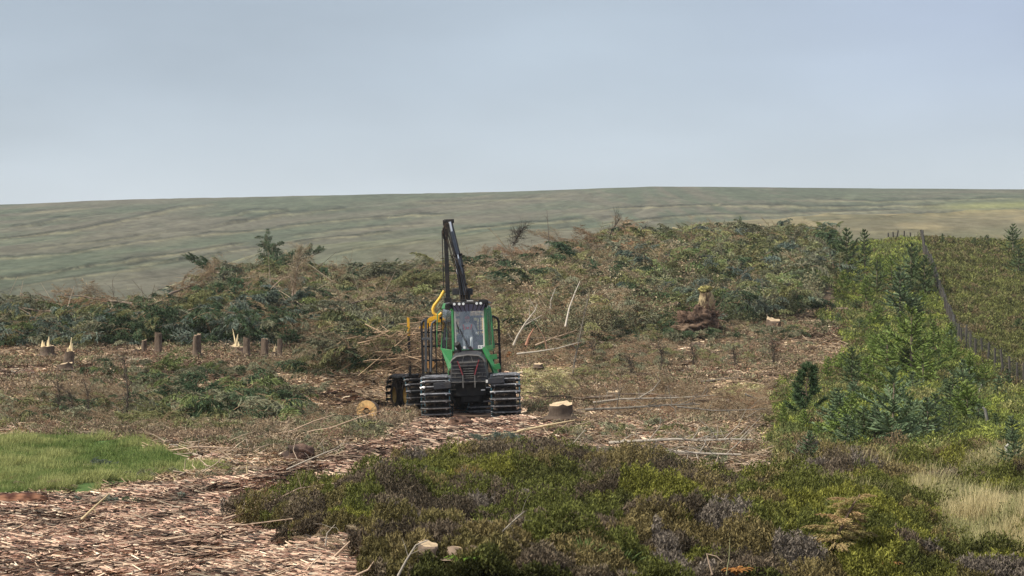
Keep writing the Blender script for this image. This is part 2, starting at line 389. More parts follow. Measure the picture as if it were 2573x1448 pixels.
GUL = [  # gullies and banks on the moor: (px, py) along each, strength
 ([(-200, 742), (0, 700), (100, 688), (200, 672), (330, 652), (430, 640), (560, 618), (640, 606)], 1.0),
 ([(-100, 780), (40, 722), (120, 703), (260, 686), (420, 664)], .6), ([(-100, 615), (0, 600), (180, 580), (300, 556), (450, 522), (560, 510)], .8),
 ([(-100, 655), (0, 647), (150, 640), (350, 606), (500, 590), (680, 577)], .7), ([(520, 566), (600, 555), (700, 540), (900, 520)], .8), ([(600, 585), (760, 562), (1000, 542), (1150, 536)], .7),
 ([(300, 672), (430, 655), (600, 628), (760, 606), (900, 590), (1020, 578)], .8), ([(700, 600), (850, 578), (1000, 566), (1100, 560)], .5), ([(1120, 580), (1180, 575), (1330, 560), (1500, 546)], .9),
 ([(1200, 603), (1350, 582), (1450, 570)], .6), ([(1480, 532), (1600, 520), (1900, 514), (2100, 521), (2400, 515)], .8), ([(1480, 565), (1700, 543), (2000, 536), (2300, 528)], .7),
 ([(1900, 570), (2100, 556), (2300, 540), (2600, 524)], .6), ([(2000, 500), (2200, 506), (2600, 496)], .6), ([(40, 540), (140, 528), (260, 520)], .5), ([(0, 575), (90, 562), (150, 548), (230, 548)], .6),
 ([(1000, 510), (1200, 503), (1420, 496)], .4), ([(60, 626), (200, 612), (330, 596), (430, 578)], .5), ([(820, 640), (950, 618), (1100, 600)], .5), ([(550, 545), (640, 530), (760, 520)], .5), ([(1650, 600), (1850, 585), (2100, 585), (2400, 575)], .5)]
def gully(x, y, z):
    px, py = proj(x, y, z); dark = np.zeros(len(px)); pale = np.zeros(len(px))
    py = py + (fbm(px / 45, py / 12, 333, 3) - .5) * 7
    for pts, st in GUL:
        p = np.array(pts, float); yc = np.interp(px, p[:, 0], p[:, 1]); s = py - yc
        f = sstep(p[0, 0], p[0, 0] + 60, px) * sstep(p[-1, 0], p[-1, 0] - 60, px) * st * (.55 + .8 * vn(px / 50, yc / 30, 340))
        wd = 2.5 * (.5 + .9 * vn(px / 90, yc / 60, 341))
        dark = np.maximum(dark, np.exp(-((s + wd * .8) / wd) ** 2) * f); pale = np.maximum(pale, np.exp(-((s - wd * 1.1) / wd) ** 2) * f)
    return np.clip(dark, 0, 1), np.clip(pale, 0, 1)
def hill_zz(x, y):
    z = hill_z(x, y); d, p = gully(x.ravel(), y.ravel(), z.ravel())
    return z + (p - d).reshape(z.shape) * .8 * np.clip(y / 500, .4, 1.4)
def hill_col(x, y, z):
    p1 = .97 * x - .245 * y; p2 = .50 * x - .866 * y; al1 = .245 * x + .97 * y; al2 = .866 * x + .5 * y
    wx = fbm(x / 90, y / 160, 61, 2) * 60
    w = sstep(.02, .14, x / y)
    r = fbm((p1 + wx) / 17, al1 / 240, 62, 3) * (1 - w) + fbm((p2 + wx) / 26, al2 / 170, 66, 3) * w
    g = np.abs(r - .5) * 2
    n = fbm((p1 * (1 - w) + p2 * w) / 30, (al1 * (1 - w) + al2 * w) / 130, 81, 4); n2 = fbm(x / 7, y / 22, 84, 4)
    c = mixc((.086, .102, .072), (.120, .115, .088), sstep(.35, .65, n))
    c = c * (.72 + .56 * fbm(x / 2.5, y / 8, 86, 3))[:, None]
    c = mixc(c, (.09, .095, .07), sstep(.10, .03, g) * .4)
    gd, gp = gully(x, y, z)
    c = mixc(c, (.045, .05, .04), gd * .95); c = mixc(c, (.27, .25, .155), gp * .6)
    pale = sstep(.16, .22, g) * sstep(.34, .24, g) * sstep(.4, .6, n2)
    c = mixc(c, (.19, .19, .125), pale * .22)
    px, py = proj(x, y, z)
    # bleached grass on the shoulder and the right-hand slope
    c = mixc(c, (.215, .185, .115), sstep(1650, 2050, px) * sstep(520, 300, y) * (.35 + .55 * sstep(.4, .6, n2)))
    c = mixc(c, (.24, .22, .13), np.exp(-((y - 335) / 16) ** 2) * .8 * sstep(380, 430, px))
    c = mixc(c, (.23, .24, .10), sstep(2250, 2480, px) * np.exp(-((py - 515 - (2573 - px) * .03) / 9) ** 2) * .7)  # sunlit patch at the far right, painted into the hill colour
    return c * (.82 + .36 * n2)[:, None]
M_HILL = mat('moor_grass', vcol=True, rough=.95, spec=.05, noise=(.55, .32, (1, .45, 1)), bump=(.5, .5))
ys = np.concatenate([np.linspace(235, 420, 240), np.linspace(420.8, 1060, 560), np.linspace(1065, 1700, 30)])
hill_o = sheet('hills', np.linspace(-.42, .42, 900), ys, hill_zz, hill_col, M_HILL, xw=lambda y: y)

# ================================================================== GROUND COVER (stuff)
def spread(n, codes0, ymin=19, ymax=240, xr=(-.30, .30), pw=1.5, jit=1.0):
    """random places on the map in the given zones, thicker near the viewer"""
    u = rng.random(n); a, b = ymin ** (1 - pw), ymax ** (1 - pw)
    y = (a + (b - a) * u) ** (1 / (1 - pw)); r = rng.uniform(xr[0], xr[1], n); x = r * y
    zn = zone(x, y, jit); codes = codes0; m = np.isin(zn, codes)
    if HEATH in codes: m |= (zn == PALE) & (rng.random(n) < .10)
    if PALE in codes: m |= (zn == HEATH) & (x > .10 * y) & (fbm(x / 1.1, y / 1.8, 150, 3) > .60) & (rng.random(n) < .30)
    x, y, zn = x[m], y[m], zn[m]
    return x, y, H(x, y), zn
def lvl(y, y0=34, p=.85): return np.maximum(1, y / y0) ** p

# ---- heather: rounded bushes, each with its own hue
HUES = np.array([(.125, .135, .030), (.185, .195, .038), (.085, .095, .026), (.135, .12, .045), (.15, .125, .08), (.13, .105, .07), (.17, .15, .118), (.085, .07, .045), (.185, .155, .065), (.11, .125, .03)])
def heath_hue(idv, x, y, big):
    k = (idv * 10).astype(int) % 10
    # broad stands: green in some places, brown and lilac grey in others
    green = np.array([0, 1, 2, 9])[(idv * 997).astype(int) % 4]; brown = np.array([4, 5, 6, 7, 8, 3])[(idv * 991).astype(int) % 6]
    k = np.where(big > .56, np.where(idv < .8, green, k), np.where(big < .47, np.where(idv < .75, brown, k), k))
    return HUES[k] * np.array([.90, .86, .90])
def heather(name, n, codes, cs, hh, ymin, ymax, label, xr=(-.3, .3), pw=1.5, sz=1.0, greens=None, y0=30, keep=None, cat='heather', down=0.0, wk=1.0, hfun=None):
    x, y, z, zn = spread(n, codes, ymin, ymax, xr, pw)
    if keep is not None:
        m = rng.random(len(x)) < keep(x, y); x, y, z = x[m], y[m], z[m]
    wx = x + (fbm(x * 1.7, y * 1.7, 90, 2) - .5) * .25; wy = y + (fbm(x * 1.7, y * 1.7, 93, 2) - .5) * .35
    d1, i1 = worley(wx, wy * .8, cs, 11); d2, i2 = worley(wx + 5, wy * .8, cs * 2.3, 15)
    dome = np.sqrt(np.clip(1 - (d1 / .78) ** 2, 0, 1)); dome2 = np.sqrt(np.clip(1 - (d2 / .8) ** 2, 0, 1))
    h = hh * (.60 * dome * (.4 + 1.0 * i1) + .65 * dome2 * (.3 + .9 * i2))
    if hfun is not None: h = hfun(x, y) + .25 * hh * dome * i1
    d3, i3 = worley(x, y, .10 * max(1, cs / .5) * (1 if y0 >= 30 else 2.2), 19)
    h = h * (.66 + .5 * i3) + .09 * max(1, cs / .8) * np.clip(.75 - d3, 0, 1)
    t = rng.random(len(x)) ** .35
    P = np.stack([x, y, z + h * t + .01], 1)
    D = nrm(np.stack([rng.normal(0, .5, len(x)), rng.normal(0, .5, len(x)) - .15, rng.uniform(.35 - down * 2, 1.2 - down, len(x))], 1))
    big = fbm(x / 3.0, y / 5.0, 97, 3)
    if greens is None: big = big + .10 * sstep(.06, -.02, x / y) * (y > 30) - .03
    C = heath_hue(np.where((i1 * 31.7) % 1 < .45, i2, i1), x, y, big) if greens is None else greens(i1, i2, x, y, big)
    C = C * rng.uniform(.65, 1.4, len(x))[:, None] * (.5 + .95 * i3)[:, None]
    s = lvl(y, y0) * sz
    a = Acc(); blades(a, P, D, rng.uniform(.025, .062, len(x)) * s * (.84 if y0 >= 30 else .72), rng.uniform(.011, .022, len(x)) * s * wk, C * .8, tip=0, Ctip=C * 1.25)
    o = a.build(name, M_LEAF); tag(o, label, cat, kind='stuff'); return o
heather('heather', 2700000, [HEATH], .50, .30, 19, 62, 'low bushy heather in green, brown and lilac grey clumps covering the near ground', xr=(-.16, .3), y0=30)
def right_hues(i1, i2, x, y, big):
    pal = np.array([(.095, .102, .036), (.12, .128, .04), (.115, .10, .048), (.085, .09, .034), (.13, .10, .055), (.108, .118, .038), (.14, .138, .052)])
    return pal[((i2 * .6 + i1 * .4 + big * 1.4) * 7).astype(int) % 7] * 1.18
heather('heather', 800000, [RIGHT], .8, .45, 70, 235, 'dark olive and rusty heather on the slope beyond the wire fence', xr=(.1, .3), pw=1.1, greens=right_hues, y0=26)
def strip_hues(i1, i2, x, y, big):
    pal = np.array([(.15, .18, .048), (.24, .27, .06), (.098, .118, .042), (.225, .215, .085), (.17, .125, .07), (.12, .14, .048)])
    return pal[((i2 * .5 + i1 * .3 + big * 1.7) * 6).astype(int) % 6]
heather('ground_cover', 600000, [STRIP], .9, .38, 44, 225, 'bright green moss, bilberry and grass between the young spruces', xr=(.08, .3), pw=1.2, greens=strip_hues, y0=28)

# ---- grass
def grass(name, n, codes, h, c1, c2, label, ymin, ymax, xr, lean=.35, patch=1.2, y0=30, cat='grass', wd=.009, jit=1.0):
    x, y, z, zn = spread(n, codes, ymin, ymax, xr, 1.5, jit)
    m = fbm(x / patch, y / patch, 120, 3); s = lvl(y, y0, .7)
    P = np.stack([x, y, z - .01], 1); k = len(x)
    D = nrm(np.stack([rng.normal(.15, lean, k), rng.normal(0, lean, k), np.ones(k)], 1))
    C = mixc(c1, c2, sstep(.32, .68, m) * .75 + rng.random(k) ** 2 * .55) * rng.uniform(.75, 1.25, k)[:, None]
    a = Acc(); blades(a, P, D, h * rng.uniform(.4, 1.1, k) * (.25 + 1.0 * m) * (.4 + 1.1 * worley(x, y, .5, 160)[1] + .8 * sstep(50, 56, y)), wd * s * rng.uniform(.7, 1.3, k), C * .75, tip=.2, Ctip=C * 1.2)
    o = a.build(name, M_LEAF); tag(o, label, cat, kind='stuff')
grass('grass', 900000, [GRASS], .20, (.10, .16, .04), (.32, .33, .13), 'lush green grass patch at the left edge of the chip track', 30, 62, (-.3, -.06), jit=2.1)
grass('pale_grass', 520000, [PALE], .42, (.19, .22, .09), (.50, .42, .24), 'pale straw coloured moor grass in tufts among the heather at the right', 24, 60, (.1, .3), lean=.3)
grass('moss', 420000, [MOSS], .09, (.26, .25, .10), (.50, .46, .25), 'pale yellow moss cushions on the cleared ground beside the machine', 50, 110, (-.1, .2), lean=1.2, cat='moss', wd=.02)

# ---- wood chips and bark on the extraction track
def chips(name, n, codes, label, ymin, ymax, xr, pal, wts, ln, wd, up=.10, y0=30, lift=.05, pw=1.5, cat='wood chips', keep=None):
    x, y, z, zn = spread(n, codes, ymin, ymax, xr, pw)
    if keep is not None:
        m = keep(x, y); x, y, z = x[m], y[m], z[m]
    k = len(x); s = lvl(y, y0, .75)
    th = rng.normal(0, .55, k) + (rng.random(k) < .5) * math.pi
    D = nrm(np.stack([np.cos(th), np.sin(th), rng.normal(0, up, k)], 1))
    sd = nrm(np.cross(D, np.array([0, 0, 1.]))); sd = nrm(sd + np.array([0, 0, 1.]) * rng.normal(.25, .4, k)[:, None])
    Ln = rng.uniform(*ln, k) * s; P = np.stack([x, y, z + rng.random(k) * lift + np.abs(D[:, 2]) * Ln * .3], 1)
    pi = rng.choice(len(pal), k, p=np.array(wts) / sum(wts))
    n2 = fbm(x / .7, y / 1.2, 131, 4, .65)
    C = np.array(pal)[pi] * rng.uniform(.75, 1.2, k)[:, None] * (.42 + .92 * sstep(.32, .58, n2))[:, None]
    a = Acc(); W_ = rng.uniform(*wd, k) * s
    # a wedge-shaped sliver: top face and one split side
    T = P + D * Ln[:, None]; dn = np.array([0, 0, -1.]) * (W_ * .5)[:, None]
    v = np.stack([P - sd * W_[:, None] / 2, P + sd * W_[:, None] / 2, T + sd * W_[:, None] * .3, T - sd * W_[:, None] * .15, P - sd * W_[:, None] / 2 + dn, T - sd * W_[:, None] * .15 + dn], 1)
    b = (np.arange(k) * 6)[:, None]; f = np.concatenate([b + np.array([[0, 1, 2, 3]]), b + np.array([[4, 0, 3, 5]])])
    a.add(v, f, np.repeat(C, 6, axis=0)); o = a.build(name, M_CHIP); tag(o, label, cat, kind='stuff')
PALC = [(.60, .44, .32), (.47, .31, .23), (.30, .175, .13), (.13, .08, .06), (.045, .035, .03), (.70, .58, .44)]
chips('wood_chips', 1200000, [CHIP], 'pale and reddish wood chips and bark strips trodden into the extraction track', 19, 74, (-.3, .05), PALC, [2.8, 2.6, 2.8, 3.2, 3.0, 1.2], (.03, .20), (.007, .022))
chips('bark_litter', 900000, [SLASH, HEAP, MOSS], 'brown needles, bark and broken twigs littering the felled ground', 30, 125, (-.3, .24), [(.44, .32, .21), (.30, .20, .13), (.60, .47, .33), (.11, .075, .055), (.22, .19, .10)], [3, 4, 1.3, 2.5, 1.6], (.035, .13), (.008, .022), up=.25, lift=.05, y0=34, pw=1.25, cat='bark litter', keep=lambda x, y: rng.random(len(x)) < (.25 + .9 * sstep(.3, .6, fbm(x / 2.5, y / 5, 133, 2))) * np.where(zone(x, y) == MOSS, .22, 1))

def slash_hues(i1, i2, x, y, big):
    pal = np.array([(.26, .19, .13), (.20, .155, .10), (.29, .23, .16), (.17, .17, .09), (.24, .155, .105), (.19, .185, .11)])
    return pal[((i2 * .6 + i1 * .4 + big * 1.6) * 6).astype(int) % 6]
def slash_keep(x, y): return sstep(.42, .58, fbm(x / 3.2, y / 6.0, 177, 3))

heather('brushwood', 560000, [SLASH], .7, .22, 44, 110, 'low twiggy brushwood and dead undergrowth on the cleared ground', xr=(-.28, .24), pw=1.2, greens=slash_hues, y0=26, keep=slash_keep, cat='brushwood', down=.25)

def mound(x, y):
    """heaped brash: overlapping rounded piles; returns height and the pile's own number"""
    wx = x + (fbm(x / 1.3, y / 1.3, 501, 3) - .5) * 1.6; wy = y + (fbm(x / 1.3, y / 1.3, 505, 3) - .5) * 2.0
    d1, i1 = worley(wx, wy * .75, 2.5, 511); d2, i2 = worley(wx + 9, wy * .7, 6.0, 515)
    px = 1286.5 + F * x / y; k = .72 + .62 * sstep(1150, 1600, px)
    return (np.sqrt(np.clip(1 - (d1 / .8) ** 2, 0, 1)) * (.45 + .95 * i1) + np.sqrt(np.clip(1 - (d2 / .85) ** 2, 0, 1)) * .9 * i2) * k * sstep(84, 96, y + 4 * i1), i1
def heap_hues(i1, i2, x, y, big):
    px = 1286.5 + F * x / y; m = mound(x, y)[1]; n = fbm(x / 6, y / 9, 401, 2)
    brown = np.array([(.30, .24, .155), (.25, .21, .13), (.33, .25, .165), (.21, .19, .11), (.34, .29, .20)]); green = np.array([(.18, .20, .10), (.14, .165, .085), (.23, .24, .115), (.105, .13, .075), (.21, .21, .125)])
    k = (m * 997).astype(int) % 5
    pg = .42 + .42 * sstep(1550, 1850, px) + .35 * sstep(105, 92, y) * (px < 800) - .2 * ((px > 1200) & (px < 1500)) + (n - .5) * 1.2
    return np.where((((m * 7.3) % 1) < pg)[:, None], green[k], brown[k])
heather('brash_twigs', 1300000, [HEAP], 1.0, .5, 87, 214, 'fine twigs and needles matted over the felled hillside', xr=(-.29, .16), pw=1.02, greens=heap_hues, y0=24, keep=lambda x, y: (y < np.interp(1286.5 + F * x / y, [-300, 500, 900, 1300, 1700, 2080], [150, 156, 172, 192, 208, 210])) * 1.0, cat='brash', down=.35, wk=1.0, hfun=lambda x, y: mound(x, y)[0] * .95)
chips('wood_chips', 200000, [SLASH], 'pale chips and torn bark in drifts over the cleared ground', 44, 110, (-.26, .22), PALC, [3, 3, 2, 1, .3, 3], (.06, .22), (.02, .05), y0=34, pw=1.2, keep=lambda x, y: rng.random(len(x)) < 1.0 * sstep(.58, .68, fbm(x / 2.2, y / 5.0, 188, 3)))
# ================================================================== TREES AND BRASH
def arc(n, length, yaw, pitch0, pitch1, wob=.06):
    """points of a curved stem that starts at pitch0 and ends at pitch1"""
    P = [np.zeros(3)]; st = length / n
    for i in range(n):
        t = (i + .5) / n; p = pitch0 + (pitch1 - pitch0) * t; w = yaw + rng.normal(0, wob)
        P.append(P[-1] + st * np.array([math.cos(p) * math.cos(w), math.cos(p) * math.sin(w), math.sin(p)]))
    return np.array(P)
def along(P, t):
    t = np.clip(np.atleast_1d(t), 0, .9999) * (len(P) - 1); i = t.astype(int); f = (t - i)[:, None]
    return P[i] * (1 - f) + P[i + 1] * f, nrm(P[i + 1] - P[i])
def bough(L_, droop=.5, dens=1.0, wd=.05, col=(1, 1, 1), bare=0.0, sub=.42, r0=.018):
    """one spruce bough along +X: stem, hanging side shoots clothed in needles. Returns (wood, leaf)"""
    w = Acc(); l = Acc()
    P = arc(7, L_, 0, .35, -droop)
    n = len(P) - 1; rr = np.linspace(r0, r0 * .2, n + 1)
    sticks(w, P[:-1], P[1:], rr[:-1], rr[1:], (.9, .75, .6))
    ns = int(15 * L_ * dens) + 4
    t = np.sort(rng.uniform(.10, 1, ns)); B, T = along(P, t)
    sgn = np.where(np.arange(ns) % 2 == 0, 1, -1)
    ln = sub * L_ * (1.05 - t * .75) * rng.uniform(.6, 1.15, ns)
    lat = np.stack([-T[:, 1], T[:, 0], np.zeros(ns)], 1)
    D1 = nrm(T * .75 + lat * sgn[:, None] * rng.uniform(.5, 1.1, (ns, 1)) + np.array([0, 0, 1]) * rng.uniform(-.25 - droop * .6, .35, (ns, 1)))
    M1 = B + D1 * (ln * .5)[:, None]
    D2 = nrm(D1 + np.array([0, 0, -1.]) * (droop * rng.uniform(.6, 1.6, (ns, 1))))
    sticks(w, B, M1, r0 * .35, r0 * .25, (.9, .75, .6)); sticks(w, M1, M1 + D2 * (ln * .45)[:, None], r0 * .25, r0 * .12, (.9, .75, .6))
    keep = rng.random(ns) > bare
    if keep.any():
        for (p, d, f) in ((B, D1, .5), (M1, D2, .55)):
            p, d, q = p[keep], d[keep], ln[keep] * f; k = len(p)
            for rep in range(2):
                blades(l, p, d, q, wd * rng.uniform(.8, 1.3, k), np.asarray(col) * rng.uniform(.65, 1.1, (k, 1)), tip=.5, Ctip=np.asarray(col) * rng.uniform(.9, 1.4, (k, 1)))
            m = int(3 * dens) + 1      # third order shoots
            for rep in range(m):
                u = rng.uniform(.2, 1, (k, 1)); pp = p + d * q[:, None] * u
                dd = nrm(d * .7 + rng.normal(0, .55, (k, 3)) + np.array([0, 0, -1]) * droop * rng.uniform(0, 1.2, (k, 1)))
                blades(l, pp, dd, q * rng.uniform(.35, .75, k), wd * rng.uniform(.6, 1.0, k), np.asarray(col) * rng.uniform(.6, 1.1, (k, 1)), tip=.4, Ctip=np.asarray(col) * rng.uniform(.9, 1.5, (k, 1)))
    return w, l
def rotz(a): c, s = math.cos(a), math.sin(a); return np.array([[c, -s, 0], [s, c, 0], [0, 0, 1.]])
def mat4(R3=None, loc=(0, 0, 0), s=1.0):
    M = np.eye(4); M[:3, :3] = (np.eye(3) if R3 is None else R3) * s; M[:3, 3] = loc; return M
def eul(x, y, z): return np.array(Euler((x, y, z)).to_matrix())
def frame_from(d, up=(0, 0, 1)):
    """rotation taking +X to direction d"""
    return np.array(Vector(d).to_track_quat('X', 'Z').to_matrix())

NB = 7
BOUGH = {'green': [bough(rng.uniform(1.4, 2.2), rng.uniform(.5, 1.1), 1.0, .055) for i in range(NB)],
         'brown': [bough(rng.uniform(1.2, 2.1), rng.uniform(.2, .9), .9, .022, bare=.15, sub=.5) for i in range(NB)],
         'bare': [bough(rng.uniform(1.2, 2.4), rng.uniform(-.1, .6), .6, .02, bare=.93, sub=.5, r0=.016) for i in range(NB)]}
TINTS = {'deep': (.062, .100, .050), 'blue': (.14, .18, .145), 'olive': (.21, .215, .095), 'fresh': (.17, .215, .08), 'grey': (.20, .205, .13),
         'brown': (.29, .225, .145), 'rust': (.33, .21, .13), 'dun': (.33, .275, .185)}
WOODT = np.array((.30, .24, .185))
def kind_of(t): return 'green' if t in ('deep', 'blue', 'olive', 'fresh', 'grey') else 'brown'
def felled(seed, tint, length=5.5, nb=34, thick=.10, bscale=1.0, bare_butt=.15, upright=False, cut=True):
    """a felled spruce top lying along +X: trunk and crown separately; boughs droop to the ground"""
    tr = Acc(); cr_ = Acc()
    P = np.stack([np.linspace(0, length, 9), np.cumsum(rng.normal(0, .05, 9)), .25 + np.cumsum(rng.normal(0, .04, 9))], 1)
    tube(tr, P, np.linspace(thick, thick * .15, 9), (.21, .165, .13), k=7, Ccap=(.62, .42, .24))
    for i in range(nb):
        t = bare_butt + (1 - bare_butt) * (i + rng.random()) / nb
        p, d = along(P, t); kk = kind_of(tint)
        if rng.random() < .12: kk = 'bare'
        w, l = BOUGH[kk][rng.integers(NB)]
        a = rng.uniform(0, 2 * math.pi); out_ = np.array([.75, math.cos(a), abs(math.sin(a)) * .9 + .05]); out_ /= np.linalg.norm(out_)
        s = bscale * (1.0 - .55 * t) * rng.uniform(.6, 1.1)
        M = mat4(frame_from(out_) @ eul(rng.normal(0, .3), 0, 0), p[0], s)
        tr.merge(w, M, WOODT * rng.uniform(.6, 1.1)); 
        if l.n: cr_.merge(l, M, np.array(TINTS[tint]) * rng.uniform(.75, 1.25))
    if not cr_.v: cr_.add(np.zeros((3, 3)), [[0, 1, 2]], (.1, .1, .1))
    return tr, cr_
TEMPL = {}
for tint, cnt in (('deep', 2), ('blue', 2), ('olive', 2), ('fresh', 1), ('grey', 2), ('brown', 3), ('rust', 2), ('dun', 2)):
    TEMPL[tint] = [felled(i, tint, rng.uniform(3.6, 5.6), int(rng.integers(26, 36)), rng.uniform(.07, .12), 1.0) for i in range(cnt)]

# ---- the mass of brash, too tangled to count: one object
def heap_tint(x, y, px, py):
    """which colour of brash dominates where (as laid out on the hillside)"""
    n = float(mound(np.array([x]), np.array([y]))[1][0]) + .12 * rng.random(); n2 = fbm(x / 9 + 4, y / 14, 207, 2)
    if py > 760 and px < 780:      # front wall at the left: fresh dark boughs
        opts = ['deep', 'blue', 'deep', 'olive', 'grey', 'fresh']
        return opts[int(n * 997) % 6] if n2 > .36 else 'brown'
    if px < 480: opts = ['brown', 'rust', 'dun', 'olive', 'grey', 'olive']
    elif px < 1150: opts = ['dun', 'grey', 'brown', 'olive', 'grey', 'deep', 'olive']
    elif px < 1600 and py < 700: opts = ['brown', 'rust', 'dun', 'olive', 'deep', 'grey']
    elif px < 1600: opts = ['dun', 'brown', 'grey', 'olive', 'olive', 'dun', 'deep']
    elif px < 1950 and py < 640: opts = ['brown', 'grey', 'brown', 'deep', 'olive']
    else: opts = ['olive', 'grey', 'fresh', 'grey', 'deep', 'olive', 'blue']
    return opts[int(n * 1999) % len(opts)]
heap = Acc()
nh = 2900; cnt = 0
CRESTD = lambda px: np.interp(px, [-300, 500, 900, 1300, 1700, 2080], [146, 152, 168, 188, 204, 206])
while cnt < nh:
    y = float(math.exp(rng.uniform(math.log(88), math.log(208)))); x = float(rng.uniform(-.30, .155) * y)
    px, py = proj(x, y, H0(x, y)); px = float(px); py = float(py)
    if y > CRESTD(px): continue
    if int(zone(np.array([x]), np.array([y]))[0]) != HEAP: continue
    cnt += 1
    t = heap_tint(x, y, px, py); kk = kind_of(t)
    z = float(H(x, y))
    hmax = (1.0 + .8 * float(fbm(x / 4, y / 6, 211, 2)) * (1 if y > 100 else .7)) * (1.15 if px > 1450 else 1.0)
    if y < 94: hmax *= .6
    if kk == 'green' and rng.random() < .12: kk = 'brown'; t = 'dun'
    if rng.random() < .10: kk = 'bare'
    mh, mi = mound(np.array([x]), np.array([y])); base = z + float(mh[0]) * rng.uniform(.55, 1.05) + rng.uniform(0, .15)
    s = rng.uniform(.42, .95) * (1 + .25 * (y > 130))
    tint = np.array(TINTS[t]) * rng.uniform(.6, 1.4) * np.array([rng.uniform(.93, 1.07), 1, rng.uniform(.9, 1.1)])
    nbr = 3
    yaw0 = rng.uniform(0, 2 * math.pi)
    for j in range(nbr):
        w, l = BOUGH[kk][rng.integers(NB)]
        yaw = yaw0 + rng.normal(0, .7) + j * 2.1; pit = -rng.uniform(-.1, .8)
        M = mat4(eul(0, pit, yaw) , (x + rng.normal(0, .4), y + rng.normal(0, .4), base), s)
        heap.merge(w, M, WOODT * rng.uniform(.55, 1.2) * (1 if kk != 'brown' else np.array([1.1, .9, .75])))
        if l.n: heap.merge(l, M, tint)
# odd bare stems sticking through
n = 520; yy = np.exp(rng.uniform(math.log(90), math.log(200), n)); xx = rng.uniform(-.28, .155, n) * yy
zn = zone(xx, yy); m = (zn == HEAP) & (yy < CRESTD(1286.5 + F * xx / yy)); xx, yy = xx[m], yy[m]; zz = H(xx, yy); k = len(xx)
A_ = np.stack([xx, yy, zz + rng.uniform(.3, 1.6, k)], 1); D_ = nrm(np.stack([rng.normal(0, 1, k), rng.normal(0, .6, k), rng.uniform(-.2, .75, k)], 1))
sticks(heap, A_, A_ + D_ * rng.uniform(.8, 2.6, k)[:, None], rng.uniform(.014, .035, k), .008, np.array([[.34, .27, .2]]) * rng.uniform(.5, 1.4, (k, 1)))
o = heap.build('brash', M_NEEDLE); tag(o, 'tangled mass of cut spruce boughs and brown twigs covering the felled hillside', 'brash', kind='stuff')

